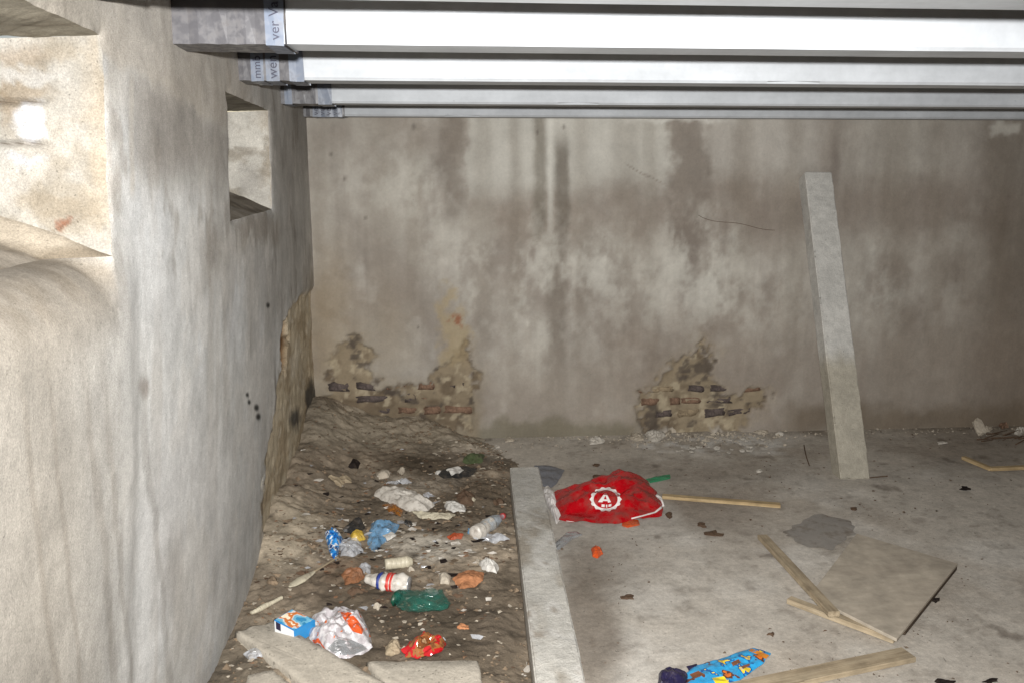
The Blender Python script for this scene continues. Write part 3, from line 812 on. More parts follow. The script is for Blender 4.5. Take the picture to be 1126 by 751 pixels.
bc = mix(bc, lin(150, 141, 127), sst(.0, .2, n1) * .8); bc = mix(bc, lin(212, 210, 205), sst(.02, .2, n2) * .6)
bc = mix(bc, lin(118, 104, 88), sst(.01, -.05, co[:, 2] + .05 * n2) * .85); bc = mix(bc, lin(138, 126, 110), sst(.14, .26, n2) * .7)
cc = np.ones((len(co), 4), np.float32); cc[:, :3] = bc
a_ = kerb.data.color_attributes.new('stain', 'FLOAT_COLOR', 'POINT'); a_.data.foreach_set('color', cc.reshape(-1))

def slab(name, quad, z0, th, mat, label, cat, seed, chip=.008):
    """broken flat piece: quad is four top corners, worn edges"""
    n = 26
    r = random.Random(seed)
    q = [Vector(p) for p in quad]
    loop = []
    for k in range(4):
        a, b = q[k], q[(k + 1) % 4]
        for i in range(n): loop.append(a.lerp(b, i / n))
    ce = sum(q, Vector()) / 4
    verts, faces = [], []
    m = len(loop)
    rings = [(.0, 0, 1), (.35, 0, 1), (.7, 0, 1), (.93, 0, 1), (.985, -.15, 1), (1.0, -.5, 1), (1.0, -1, .99)]
    for ri, (f, dz, s) in enumerate(rings):
        for i, p in enumerate(loop):
            w = 1 + (float(vnoise(i * .45 + seed, seed * 3.3, seed)) - .5) * chip * 6 * (f > .9)
            x = ce + (p - ce) * f * w
            zz_ = z0 + (th if dz == 0 else th * (1 + dz)) + (float(vnoise(x.x * 30, x.y * 30, seed)) - .5) * .004 * (dz > -.9) - (0 if dz else 0)
            verts.append((x.x, x.y, zz_))
    for ri in range(len(rings) - 1):
        for i in range(m):
            j = (i + 1) % m
            faces.append((ri * m + i, ri * m + j, (ri + 1) * m + j, (ri + 1) * m + i))
    faces.append([(len(rings) - 1) * m + i for i in range(m)][::-1])
    o = mesh_obj(name, verts, faces, mat, None, True)
    return tag(o, label, cat)
SZ = .065
slab('concrete_slab', [at(256, 691, SZ), at(300, 680, SZ), at(455, 766, SZ), at(398, 800, SZ)], .012, SZ - .012, M['slab'], 'flat concrete slab running diagonally beside the blue carton', 'slab', 11)
slab('concrete_slab', [at(402, 724, SZ), at(527, 722, SZ), at(540, 800, SZ), at(470, 806, SZ)], .010, SZ - .013, M['slab'], 'straight-edged concrete slab in front of the red foil wrapper', 'slab', 12)
slab('concrete_slab', [at(272, 741, .05), at(300, 736, .05), at(345, 770, .05), at(262, 780, .05)], .008, .045, M['slab'], 'small pale broken slab at bottom left by the limewashed wall', 'slab', 13)

# ------------------------------------------------------------------ wood
def stick(px0, px1, w, h, mat, label, seed, z0=0.0, z1=None, name='wooden_batten', cat='batten'):
    z1 = z0 if z1 is None else z1
    a, b = at(*px0, z0), at(*px1, z1)
    return beam_between(name, a, b, w, h, mat, label, cat, .003, seed, (int((b - a).length / .03) + 2, 2, 2))
stick((728, 547), (858, 557), .034, .016, M['wood'], 'thin pale wooden stick sticking out from the red bag', 21, .001)
PT = .02
ply = empty('plywood_panel', at(960, 645)); tag(ply, 'square dusty plywood panel lying flat with a batten along one edge', 'panel')
pq = [at(942, 586, .028), at(1053, 619, .034), at(986, 702, .034), at(890, 654, .028)]
verts = []
for p in pq: verts.append(p - ply.location)
for p in pq: verts.append(p - ply.location - Vector((0, 0, .012)))
def panel(name, vs, mat, parent):
    bm = bmesh.new(); vv = [bm.verts.new(v_) for v_ in vs]
    bm.faces.new(vv[:4]); bm.faces.new(vv[4:][::-1])
    for i in range(4): bm.faces.new((vv[i], vv[4 + i], vv[4 + (i + 1) % 4], vv[(i + 1) % 4]))
    bmesh.ops.bevel(bm, geom=bm.edges[:], offset=.0015, segments=1, affect='EDGES')
    return bm_obj(name, bm, mat, parent)
panel('board', verts, M['ply'], ply)
a, b = at(867, 662, .0), at(984, 706, .0)
o = rough_box('edge_batten', ((b - a).length, .034, .02), M['wood_grey'], ply, .003, (16, 2, 2), 31, .002)
R = frame_of(a, b); o.rotation_euler = R.to_euler(); o.location = (a + b) / 2 + Vector((0, 0, .011)) - ply.location
a, b = at(1046, 626, 0), at(988, 698, 0)
o = rough_box('edge_batten', ((b - a).length, .016, .018), M['ply_edge'], ply, .002, (14, 2, 2), 32, .002)
R = frame_of(a, b); o.rotation_euler = R.to_euler(); o.location = (a + b) / 2 + Vector((.012, -.004, .012)) - ply.location
stick((838, 592), (917, 678), .042, .02, M['wood_grey'], 'short wooden batten lying across the corner of the plywood panel', 22, .002, .036)
stick((780, 768), (999, 722), .066, .018, M['wood_grey'], 'rough wooden plank end at the bottom edge beside the blue wrapper', 23, .001, name='wooden_plank', cat='plank')
bt = empty('broken_batten', at(1088, 517)); tag(bt, 'thin bent strip of wood near the right edge of the floor', 'batten')
for p0, p1 in (((1060, 505), (1089, 517)), ((1089, 517), (1180, 513))):
    a, b = at(*p0, .003), at(*p1, .003)
    o = rough_box('strip', ((b - a).length + .012, .028, .018), M['wood'], bt, .002, (10, 2, 2), 33, .002)
    R = frame_of(a, b); o.rotation_euler = R.to_euler(); o.location = (a + b) / 2 + Vector((0, 0, .009)) - bt.location

# ------------------------------------------------------------------ litter
def folds(x, y, n, f, seed):
    r = random.Random(seed); z = 0
    for k in range(n):
        a = r.uniform(0, math.pi); ff = f * r.uniform(.6, 1.7); ph = r.uniform(0, 1)
        t = (x * math.cos(a) + y * math.sin(a)) * ff + ph
        z = z + np.abs(((t % 1) - .5)) * 2 / ff * f
    return z / n - .5
def crumple(x, y, f, seed):
    wx = x + .02 * (vnoise(x * 30, y * 30, seed) - .5); wy = y + .02 * (vnoise(x * 30, y * 30, seed + 1) - .5)
    return folds(wx, wy, 3, f, seed) * 1.1 + .42 * folds(wx, wy, 3, f * 2.3, seed + 50) + .16 * folds(wx, wy, 3, f * 4.6, seed + 90)
def litter_mesh(outline, h, amp, freq, seed, rings=16, seg=72, dome=.8, wob=.16, base=None, z0=.0):
    """closed crumpled form over a floor outline; returns verts, faces (world space)"""
    o = np.array([[p[0], p[1]] for p in outline])
    L = np.r_[0, np.cumsum(np.hypot(*np.diff(np.vstack([o, o[:1]]), axis=0).T))]
    t = np.linspace(0, L[-1], seg, endpoint=False)
    oc = np.vstack([o, o[:1]])
    bx = np.interp(t, L, oc[:, 0]); by = np.interp(t, L, oc[:, 1])
    c = o.mean(0)
    size = np.hypot(bx - c[0], by - c[1]).mean()
    jag = 1 + wob * (np.array([vnoise(k * .37, seed * 1.7, seed) for k in range(seg)]).ravel() - .5)
    verts, faces = [], []
    rr = np.linspace(0, 1, rings + 1)[1:]
    def gz(x, y):
        if base is not None: return np.full(np.shape(x), base)
        g = ground(x, y); return np.where(x < .6, np.maximum(g, 0), 0.0)
    tops = []
    for r in rr:
        x = c[0] + (bx - c[0]) * r * (1 + (jag - 1) * r); y = c[1] + (by - c[1]) * r * (1 + (jag - 1) * r)
        edge_lift = .25 + .75 * np.clip(np.array([vnoise(k * .31, seed * 2.3, seed + 9) for k in range(seg)]).ravel() * 1.6 - .5, 0, 1)
        taper = 1 - r ** 5 * (1 - edge_lift * .35)
        z = gz(x, y) + z0 + .0025 + .6 * h * max(0, 1 - r ** 2.2) ** dome + .68 * amp * np.clip(crumple(x - c[0], y - c[1], freq, seed) + .42, 0, 2) * taper
        tops.append((x, y, z))
    cz = float(gz(np.array([c[0]]), np.array([c[1]]))[0]) + z0 + .0025 + .6 * h + .68 * amp * max(0, float(crumple(np.array([0.]), np.array([0.]), freq, seed)[0]) + .42)
    verts.append((c[0], c[1], cz))
    for x, y, z in tops:
        verts += [(float(a), float(b), float(q)) for a, b, q in zip(x, y, z)]
    n = seg
    for i in range(n): faces.append((0, 1 + i, 1 + (i + 1) % n))
    for k in range(rings - 1):
        for i in range(n):
            j = (i + 1) % n
            faces.append((1 + k * n + i, 1 + (k + 1) * n + i, 1 + (k + 1) * n + j, 1 + k * n + j))
    s = 1 + (rings - 1) * n
    x, y, z = tops[-1]; g = gz(x, y) + z0
    low = len(verts)
    verts += [(float(a), float(b), float(q)) for a, b, q in zip(c[0] + (x - c[0]) * .985, c[1] + (y - c[1]) * .985, np.maximum(g + .0005, z - .003))]
    for i in range(n):
        j = (i + 1) % n; faces.append((s + i, low + i, low + j, s + j))
    gc = float(gz(np.array([c[0]]), np.array([c[1]]))[0]) + z0
    verts.append((c[0], c[1], gc + .0005)); cb = len(verts) - 1
    for i in range(n): faces.append((low + i, cb, low + (i + 1) % n))
    return verts, faces, Vector((c[0], c[1], gc))
def litter(name, px, h, amp, freq, seed, mat, label, cat, zpx=.0, smooth=False, group=None, parent=None, **kw):
    out = []
    for p in px:
        q = at(p[0], p[1], zpx)
        for _ in range(4): q = at(p[0], p[1], max(surf(q.x, q.y), 0) + zpx)
        out.append((q.x, q.y))
    v_, f_, org = litter_mesh(out, h, amp, freq, seed, **kw)
    if parent is None:
        o = mesh_obj(name, [tuple(Vector(p) - org) for p in v_], f_, mat, None, smooth)
        o.location = org
        tag(o, label, cat, group)
    else:
        o = mesh_obj(name, [tuple(Vector(p) - parent.location) for p in v_], f_, mat, parent, smooth)
    return o
def smooth_angle(o, deg=28):
    me = o.data
    me.polygons.foreach_set('use_smooth', [True] * len(me.polygons))
    try: me.set_sharp_from_angle(angle=math.radians(deg))
    except Exception: pass
def bvh_world(o):
    vs = [o.location + v_.co for v_ in o.data.vertices] if o.parent is None else [o.parent.location + v_.co for v_ in o.data.vertices]
    return BVHTree.FromPolygons(vs, [tuple(p.vertices) for p in o.data.polygons])
def drape(name, px_polys, bv, mat, parent, off=.002, sub=10):
    """print laid on a crumpled thing: polygons given in photo pixels, dropped onto its surface"""
    verts, faces = [], []
    def hit(p):
        r = Vector(ray(p[0], p[1])); r.normalize()
        h = bv.ray_cast(Vector((0, 0, H)), r)
        return (h[0] - r * off) if h[0] is not None else None
    def finer(st, k=6):
        if len(st) > 8: return st
        r = []
        for (a0, b0), (a1, b1) in zip(st[:-1], st[1:]):
            for i in range(k):
                t = i / k; r.append((tuple(p + (q - p) * t for p, q in zip(a0, a1)), tuple(p + (q - p) * t for p, q in zip(b0, b1))))
        return r + [st[-1]]
    for strip in map(finer, px_polys):                  # strip: list of (left point, right point) rungs
        prev = None
        for a, b in strip:
            row = []
            for i in range(sub + 1):
                q = hit((a[0] + (b[0] - a[0]) * i / sub, a[1] + (b[1] - a[1]) * i / sub))
                if q is None: row.append(None)
                else: verts.append(q - parent.location); row.append(len(verts) - 1)
            if prev:
                for i in range(sub):
                    f = (prev[i], prev[i + 1], row[i + 1], row[i])
                    if None not in f: faces.append(f)
            prev = row
    return mesh_obj(name, verts, faces, mat, parent)

# --- red carrier bag
M['bag_red'] = plastic('glossy_red_film', S(172, 8, 20), .2, dirt=.45, scale=16, spec=.6, bump=.5)
M['bag_white'] = plastic('white_film', S(226, 222, 218), .3, dirt=.2, bump=.3)
bag = empty('plastic_bag', at(665, 556)); tag(bag, 'crumpled red plastic carrier bag with a round white emblem', 'bag')
bag_px = [(609, 543), (622, 538), (640, 537), (660, 528), (681, 519), (700, 525), (712, 530), (722, 543), (729, 555), (727, 568), (700, 573), (680, 577), (640, 577), (614, 572)]
body = litter('body', bag_px, .035, .13, 4.2, 61, M['bag_red'], None, None, parent=bag, rings=30, seg=120, wob=.05)
smooth_angle(body, 30)
bv = bvh_world(body)
ring = []
for k in range(49):
    a = k / 48 * 2 * math.pi
    ro = 1 + .06 * math.cos(a * 14); ca, sa = math.cos(a), math.sin(a)
    ring.append(((666 + 13.2 * ca, 548.5 + 10.2 * sa), (666 + 16.8 * ro * ca, 548.5 + 13.0 * ro * sa)))
tri = [((664.5, 542.5), (665.5, 542.5)), ((658, 552.0), (663, 551)), ]
em = drape('emblem', [ring,
                      [((664.8, 541.8), (666.6, 542.2)), ((657.5, 551.5), (662.5, 551.8))],
                      [((664.8, 541.8), (667.2, 542.4)), ((668.6, 552.2), (671.8, 551.6))],
                      [((661.5, 548.2), (669.5, 548.8)), ((661, 550.3), (670.5, 550.6))],
                      [((661.5, 554.0), (665, 554.2)), ((661.5, 557), (665, 557.2))],
                      [((666.2, 554.4), (667.8, 554.4)), ((666.4, 557.6), (667.8, 557.6))],
                      [((669.2, 554.2), (672.4, 553.6)), ((669, 556.8), (672.2, 556.2))]], bv, M['bag_white'], bag, .004, 6)
for st in ([((727, 556), (728.5, 558)), ((720, 562), (721, 563.4)), ((706, 566), (706.6, 567.4)), ((694, 569), (694.6, 570.4))],
           [((614, 571.0), (614.4, 572.4)), ((640, 574.0), (640, 575.4)), ((658, 575.2), (658, 576.4))]):
    drape('trim', [st], bv, M['bag_white'], bag, .002, 2)
h_ = litter('handle', [(592, 541), (602, 535), (610, 543), (613, 556), (618, 570), (612, 577), (605, 562), (599, 552), (594, 549)], .02, .04, 12, 62, M['bag_white'], None, None, parent=bag, rings=8, seg=40)
h_ = litter('handle', [(717, 540), (722, 543), (729, 550), (731, 557), (725, 557), (719, 550)], .02, .014, 20, 63, M['bag_white'], None, None, parent=bag, rings=8, seg=40)
M['orange'] = plastic('orange_plastic', S(206, 84, 36), .35, dirt=.5, bump=.3)
litter('plastic_scrap', [(684, 573), (702, 571), (703, 577), (690, 580), (684, 578)], .006, .006, 40, 64, M['orange'], 'orange-red plastic scrap peeking out under the red bag', 'scrap', rings=6, seg=30)

# --- other things right of the beam
M['grey_sheet'] = plastic('grey_sheet', S(112, 114, 120), .5, dirt=.3, bump=.2)
litter('plastic_sheet', [(587, 512), (602, 512), (621, 517), (614, 530), (607, 537), (594, 534)], .012, .02, 9, 65, M['grey_sheet'], 'folded grey sheet between the concrete beam and the red bag', 'sheet', rings=10, seg=40)
M['green'] = plastic('green_film', S(44, 128, 88), .35, dirt=.25, bump=.3)
litter('plastic_strip', [(711, 527), (720, 524), (736, 522), (738, 526), (724, 529), (714, 531)], .006, .01, 20, 66, M['green'], 'small green plastic strip behind the red bag', 'strip', rings=6, seg=36)
litter('bottle_cap_crumple', [(650, 604), (655, 600), (661, 603), (663, 609), (657, 614), (651, 612)], .022, .012, 40, 67, M['orange'], 'little orange crumpled plastic ball on the concrete floor', 'scrap', rings=7, seg=30)
M['foil'] = plastic('silver_foil', S(190, 192, 194), .22, dirt=.4, spec=.8, bump=.5)
M['foil'].node_tree.nodes['Principled BSDF'].inputs['Metallic'].default_value = .6
litter('foil_tube', [(609, 598), (624, 585), (634, 584), (641, 588), (630, 592), (616, 604), (611, 605)], .012, .012, 22, 68, M['foil'], 'silver flattened foil tube just right of the concrete beam', 'tube', rings=8, seg=40)
M['dark_sheet'] = plastic('dark_roofing_felt', S(146, 141, 134), .9, dirt=.7, scale=14, spec=.2, bump=.3)
litter('felt_sheet', [(862, 588), (884, 572), (905, 566), (944, 578), (938, 588), (914, 603), (888, 602)], .001, .004, 5, 69, M['dark_sheet'], 'thin dark grey felt sheet behind the plywood panel', 'sheet', rings=10, seg=70, wob=.45)
M['snack_blue'] = printed('blue_snack_film', [(0, S(226, 120, 44)), (.33, S(96, 62, 50)), (.40, S(60, 150, 200)), (.47, S(52, 160, 214)), (.58, S(34, 96, 160)), (.63, S(236, 204, 60)), (.69, S(206, 190, 170))], 20, .2, 3.1)
w_ = empty('snack_wrapper', at(790, 738)); tag(w_, 'bright blue printed snack wrapper with orange end on the floor', 'wrapper')
wb = litter('film', [(752, 742), (765, 732), (785, 727), (805, 720), (828, 712), (848, 719), (838, 731), (822, 742), (808, 753), (790, 762), (758, 762)], .012, .022, 14, 70, M['snack_blue'], None, None, parent=w_, rings=18, seg=80, wob=.06)
smooth_angle(wb, 30); bv = bvh_world(wb)
M['p_orange'] = plastic('orange_print', S(214, 134, 40), .3, dirt=.2); M['p_yellow'] = plastic('yellow_print', S(230, 206, 48), .3, dirt=.15); M['p_brown'] = plastic('brown_print', S(128, 80, 54), .3, dirt=.2); M['p_navy'] = plastic('navy_print', S(36, 32, 62), .3, dirt=.2)
drape('orange_seal', [[((826, 712.5), (823, 715)), ((836, 716), (833, 719)), ((846, 720), (842, 724))]], bv, M['p_orange'], w_, .0015, 4)
drape('yellow_patch', [[((783, 745), (796, 743)), ((787, 751), (800, 748)), ((793, 757), (804, 752))]], bv, M['p_yellow'], w_, .0015, 5)
for st in ([((804, 728), (812, 724)), ((806, 732), (815, 728))], [((758, 741), (768, 737)), ((763, 746), (775, 741))], [((815, 732), (824, 729)), ((817, 735), (825, 731))]):
    drape('brown_patch', [st], bv, M['p_brown'], w_, .0015, 4)
wp = litter('crumpled_end', [(724, 742), (732, 736), (745, 737), (756, 742), (756, 756), (740, 762), (722, 760)], .028, .03, 20, 71, M['p_navy'], None, None, parent=w_, rings=10, seg=44)
litter('dark_chip', [(755, 733), (766, 730), (768, 734), (757, 737)], .006, .004, 30, 72, M['p_navy'], 'small dark slip of card touching the blue snack wrapper', 'scrap', rings=5, seg=24)

# --- dead leaves and black bits on the concrete
M['leaf'] = plastic('dead_leaf', S(92, 74, 60), .85, dirt=.5, spec=.1, bump=.5)
M['black_bit'] = plastic('sooty_bit', S(36, 30, 28), .8, dirt=.2, spec=.1, bump=.5)
bits = [((849, 697), 7, 4, 'leaf', 'dark curled leaf above the snack wrapper'), ((692, 657), 12, 5, 'leaf', 'brown leaf on bare floor right of the beam'),
        ((785, 587), 15, 5, 'leaf', 'cluster-shaped brown leaf below the thin stick'), ((772, 577), 7, 4, 'leaf', 'small brown leaf nearest below the stick'),
        ((1028, 660), 9, 5, 'black_bit', 'black crumb beside the plywood panel edge'), ((1062, 537), 9, 3, 'black_bit', 'tiny black twig-like bit on the far right floor'),
        ((940, 559), 6, 3, 'leaf', 'dark speck of leaf right of the leaning post foot'), ((735, 566), 6, 5, 'leaf', 'grey-brown leaf at the right end of the red bag'),
        ((1040, 751), 20, 6, 'black_bit', 'black sooty clump at the bottom edge of the floor'), ((1088, 749), 12, 4, 'black_bit', 'black twisted bit at the bottom right corner'),
        ((655, 511), 8, 3, 'leaf', 'brown leaf scrap behind the grey sheet'), ((657, 524), 9, 3, 'leaf', 'brown leaf touching the back of the red bag')]
for k, ((uu, vv), ru, rv, mt, lb) in enumerate(bits):
    r = random.Random(200 + k); pts = []
    for i in range(9):
        a = i / 9 * 2 * math.pi; q = r.uniform(.3, 1.0); pts.append((uu + ru * q * math.cos(a), vv + rv * q * math.sin(a)))
    litter('dead_leaf' if mt == 'leaf' else 'charred_scrap', pts, .001, .008, 34, 210 + k, M[mt], lb, 'leaf' if mt == 'leaf' else 'scrap', rings=6, seg=28, wob=.4)

# --- pile of litter left of the beam
M['white_pl'] = plastic('white_plastic', S(204, 198, 188), .35, dirt=.6, bump=.25)
M['white_paper'] = plastic('white_paper', S(208, 205, 198), .7, dirt=.45, bump=.4)
M['cream'] = plastic('cream_plastic', S(192, 184, 162), .45, dirt=.6, bump=.2)
M['clear'] = clear_film('clear_film', S(206, 208, 212), .1, .42)
M['clear_blue'] = clear_film('bluish_film', S(120, 168, 206), .15, .6)
M['blue'] = printed('blue_printed_film', [(0, S(24, 92, 170)), (.42, S(52, 140, 210)), (.55, S(220, 226, 230)), (.64, S(30, 60, 120))], 40, .25, 1.3)
M['yellow'] = plastic('yellow_plastic', S(190, 158, 60), .35, dirt=.6)
M['brown_film'] = clear_film('amber_film', S(150, 96, 40), .2, .75)
M['terracotta'] = masonry('terracotta', S(176, 122, 86), mott=((20, .75, 1.2), (80, .75, 1.15)), bumps=((50, .7, .005),))
M['black_film'] = plastic('black_film', S(40, 40, 40), .3, dirt=.4, bump=.3)
o = litter('crumpled_bag', [(412, 546), (416, 539), (432, 538), (452, 541), (464, 545), (478, 556), (470, 562), (452, 562), (445, 561), (432, 555)], .05, .035, 12, 81, M['white_pl'], 'dirty white plastic bag crushed flat, longest in the litter heap', 'bag', rings=16, seg=70); smooth_angle(o)
litter('amber_scrap', [(420, 556), (432, 554), (444, 562), (440, 568), (428, 564)], .012, .02, 20, 82, M['brown_film'], 'amber plastic scrap under the dirty white bag', 'scrap', rings=8, seg=36)
litter('small_packet', [(452, 563), (470, 564), (486, 567), (503, 567), (494, 572), (478, 571), (462, 570)], .014, .014, 24, 83, M['cream'], 'narrow cream packet beside the end of white bag', 'packet', rings=8, seg=40)
litter('paper_wad', [(489, 553), (496, 551), (503, 555), (512, 557), (512, 563), (498, 563), (490, 560)], .03, .025, 24, 84, M['white_paper'], 'compact white paper wad right of the white bag', 'paper', rings=10, seg=44)
litter('dark_wrapper', [(481, 521), (490, 515), (508, 513), (524, 515), (522, 523), (505, 526), (488, 526)], .015, .02, 18, 85, M['black_film'], 'dark crumpled wrapper under a white card near the wall', 'wrapper', rings=8, seg=40)
litter('white_card', [(491, 519), (505, 515), (510, 519), (496, 525)], .004, .006, 20, 86, M['white_paper'], 'small white card lying on the dark wrapper', 'card', z0=.04, zpx=.03, rings=5, seg=24)
litter('pale_stone', [(413, 522), (420, 518), (431, 520), (428, 526), (416, 527)], .03, .012, 20, 87, M['rubble'], 'pale flat stone behind the white plastic bag', 'stone', rings=6, seg=24)
litter('pale_stone', [(437, 519), (442, 516), (446, 519), (442, 523)], .022, .012, 20, 88, M['rubble'], 'small round pale stone right of the flat one', 'stone', rings=6, seg=20)
def along(o, px0, px1, zc0, zc1=None, roll=0.0):
    zc1 = zc0 if zc1 is None else zc1
    a = at(*px0, 0); b = at(*px1, 0)
    a = at(*px0, surf(a.x, a.y) + zc0); b = at(*px1, surf(b.x, b.y) + zc1)
    R = frame_of(a, b) @ Matrix.Rotation(roll, 3, 'X')
    o.rotation_euler = R.to_euler(); o.location = (a + b) / 2
    return (b - a).length
def crushed_tube(name, prof, L, mat, parent, crush=.25, seed=0, seg=30, n=26, flat=1.0, smooth=True):
    """bottle or can lying along +x: prof = [(t, radius)], dented by folds, centred on its middle"""
    T = np.linspace(0, 1, n)
    # keep sharp profile steps
    T = np.unique(np.concatenate([T, [p[0] for p in prof]]))
    rad = np.interp(T, [p[0] for p in prof], [p[1] for p in prof])
    verts, faces = [], []
    for t, r in zip(T, rad):
        for k in range(seg):
            a = k / seg * 2 * math.pi
            dn = 1 + crush * float(folds(np.array([t * 2.2]), np.array([abs(math.pi - a) * .55]), 4, 1.1, seed)[0] + .5 * folds(np.array([t * 2.2]), np.array([abs(math.pi - a) * .55]), 4, 2.8, seed + 7)[0])
            verts.append(((t - .5) * L, r * dn * math.cos(a), r * dn * math.sin(a) * flat))
    m = len(T)
    for i in range(m - 1):
        for k in range(seg):
            j = (k + 1) % seg
            faces.append((i * seg + k, i * seg + j, (i + 1) * seg + j, (i + 1) * seg + k))
    faces.append(list(range(seg))[::-1]); faces.append([(m - 1) * seg + k for k in range(seg)])
    return mesh_obj(name, verts, faces, mat, parent, smooth)
# clear bottle
M['clear_bottle'] = clear_film('clear_bottle', S(196, 206, 214), .1, .45)
bo = empty('plastic_bottle', (0, 0, 0)); tag(bo, 'small clear crushed bottle with white end against the beam', 'bottle')
L = along(bo, (523, 586), (553, 567), .028)
crushed_tube('body', [(0, .018), (.03, .03), (.6, .032), (.8, .022), (.92, .012), (1, .011)], L, M['clear_bottle'], bo, .3, 3)
c_ = crushed_tube('base_label', [(0, .012), (.02, .031), (.3, .0335), (.301, .030)], L * .55, M['white_pl'], bo, .2, 4); c_.location.x = -L * .24
c_ = crushed_tube('cap', [(0, .014), (1, .014)], .016, plastic('red_cap', S(170, 60, 60), .4), bo, .05, 4, n=4); c_.location.x = L * .5
o = litter('clear_film_scrap', [(520, 590), (536, 588), (556, 588), (560, 594), (545, 598), (528, 595)], .01, .03, 18, 90, M['clear'], 'clear film scrap below the small crushed bottle', 'film', rings=8, seg=40)
# blue wrapper, clear bag with yellow, bluish film
o = litter('blue_wrapper', [(357, 589), (365, 584), (374, 588), (378, 594), (374, 604), (370, 616), (364, 610), (360, 600)], .05, .03, 20, 91, M['blue'], 'bright blue and white crumpled wrapper near the left wall', 'wrapper', rings=12, seg=50); smooth_angle(o)
o = litter('clear_bag', [(374, 598), (384, 592), (398, 598), (400, 608), (388, 613), (374, 612)], .03, .04, 16, 92, M['clear'], 'clear crumpled bag right of the bright blue wrapper', 'bag', rings=12, seg=50)
o = litter('yellow_scrap', [(385, 590), (392, 585), (400, 587), (402, 593), (394, 597), (386, 595)], .03, .016, 24, 93, M['yellow'], 'yellow plastic scrap between two clear films', 'scrap', rings=8, seg=36)
o = litter('black_rag', [(376, 584), (384, 575), (398, 572), (402, 580), (396, 586), (386, 588)], .02, .03, 14, 94, M['black_film'], 'black film rag behind the yellow scrap', 'rag', rings=9, seg=40)
o = litter('bluish_film', [(405, 586), (408, 576), (424, 573), (440, 578), (434, 590), (420, 598), (412, 608), (404, 602)], .03, .04, 14, 95, M['clear_blue'], 'bluish transparent film left of the pale puddle stain', 'film', rings=12, seg=60); smooth_angle(o)
litter('paper_scrap', [(421, 590), (430, 586), (436, 590), (426, 596)], .008, .01, 24, 96, M['white_paper'], 'white paper scrap on the bluish film', 'paper', z0=.04, zpx=.035, rings=6, seg=26)
# cream bone-like plastic piece, drink can
o = crushed_tube('cream_tube', [(0, .014), (.02, .02), (.5, .022), (.8, .024), (1, .012)], 1, M['cream'], None, .15, 6); L = along(o, (423, 620), (454, 617), .02)
o.scale.x = L; tag(o, 'short cream plastic tube above the white drink can', 'tube')
can = empty('drink_can', (0, 0, 0)); tag(can, 'crushed white drink can with blue band and red marks', 'can')
L = along(can, (402, 636), (450, 642), .034)
crushed_tube('body', [(0, .018), (.06, .022), (.3, .028), (.45, .036), (.9, .037), (.97, .031), (1, .029)], L, M['white_pl'], can, .55, 8, flat=.8)
c_ = crushed_tube('blue_band', [(0, .0285), (.4, .0335), (1, .036)], .016, plastic('blue_ink', S(44, 60, 130), .3, dirt=.15), can, .22, 8, n=4, flat=.88); c_.location.x = -L * .17
M['red_ink'] = plastic('red_ink', S(196, 60, 52), .3, dirt=.15)
for q, (dx, wd) in enumerate(((.02, .012), (.09, .008))):
    c_ = crushed_tube('red_mark', [(0, .0375), (1, .0378)], wd, M['red_ink'], can, .26, 8, n=3, flat=.865); c_.location.x = dx * .2 + .004
c_ = crushed_tube('lid', [(0, .027), (.5, .028), (1, .024)], .006, M['foil'], can, .05, 8, n=3); c_.location.x = L * .5
litter('wet_leaf_clump', [(375, 633), (384, 626), (398, 624), (402, 634), (392, 642), (380, 644)], .015, .03, 22, 97, plastic('rusty_leaf', S(136, 92, 62), .6, dirt=.5, bump=.5), 'rusty brown leaf clump left of the drink can', 'leaf', rings=9, seg=40, wob=.2)
litter('clear_scrap', [(392, 626), (398, 622), (408, 623), (408, 630), (398, 632)], .02, .025, 24, 98, M['clear'], 'glinting clear scrap above the left end of the can', 'scrap', rings=8, seg=30)
# green crushed bottle
M['green_bottle'] = clear_film('green_bottle', S(36, 104, 90), .06, .34)
gb = empty('green_bottle', (0, 0, 0)); tag(gb, 'flattened dark green plastic bottle on the wet earth', 'bottle')
L = along(gb, (434, 656), (494, 665), .028)
crushed_tube('body', [(0, .02), (.05, .042), (.3, .052), (.7, .05), (.88, .034), (1, .012)], L, M['green_bottle'], gb, .9, 9, 40, 40, flat=.4)
c_ = crushed_tube('base', [(0, .014), (.5, .034), (1, .040)], .016, plastic('dark_green', S(22, 72, 56), .2, dirt=.4), gb, .2, 9, n=4, flat=.6); c_.location.x = -L * .485
litter('terracotta_shard', [(497, 637), (505, 630), (520, 627), (533, 630), (531, 639), (520, 646), (506, 648)], .028, .012, 14, 99, M['terracotta'], 'orange-brown terracotta shard in front of the beam', 'shard', rings=8, seg=36)
litter('paper_ball', [(527, 620), (534, 616), (542, 620), (549, 623), (546, 630), (536, 629), (529, 627)], .03, .03, 26, 100, M['white_paper'], 'bright white paper ball by the concrete beam', 'paper', rings=10, seg=40)
litter('beige_stone', [(482, 633), (489, 631), (496, 635), (494, 642), (484, 642)], .022, .014, 20, 101, M['rubble'], 'beige stone left of the terracotta shard', 'stone', rings=7, seg=26)
litter('bottle_sliver', [(466, 646), (474, 645), (482, 650), (478, 653), (468, 650)], .01, .01, 30, 102, M['white_pl'], 'thin white sliver above the green bottle', 'scrap', rings=6, seg=26)
litter('red_scrap', [(491, 590), (500, 586), (511, 588), (508, 593), (496, 594)], .008, .016, 24, 103, plastic('rust_red', S(160, 70, 36), .5, dirt=.4, bump=.4), 'rust red scrap right of the pale puddle stain', 'scrap', rings=7, seg=30)
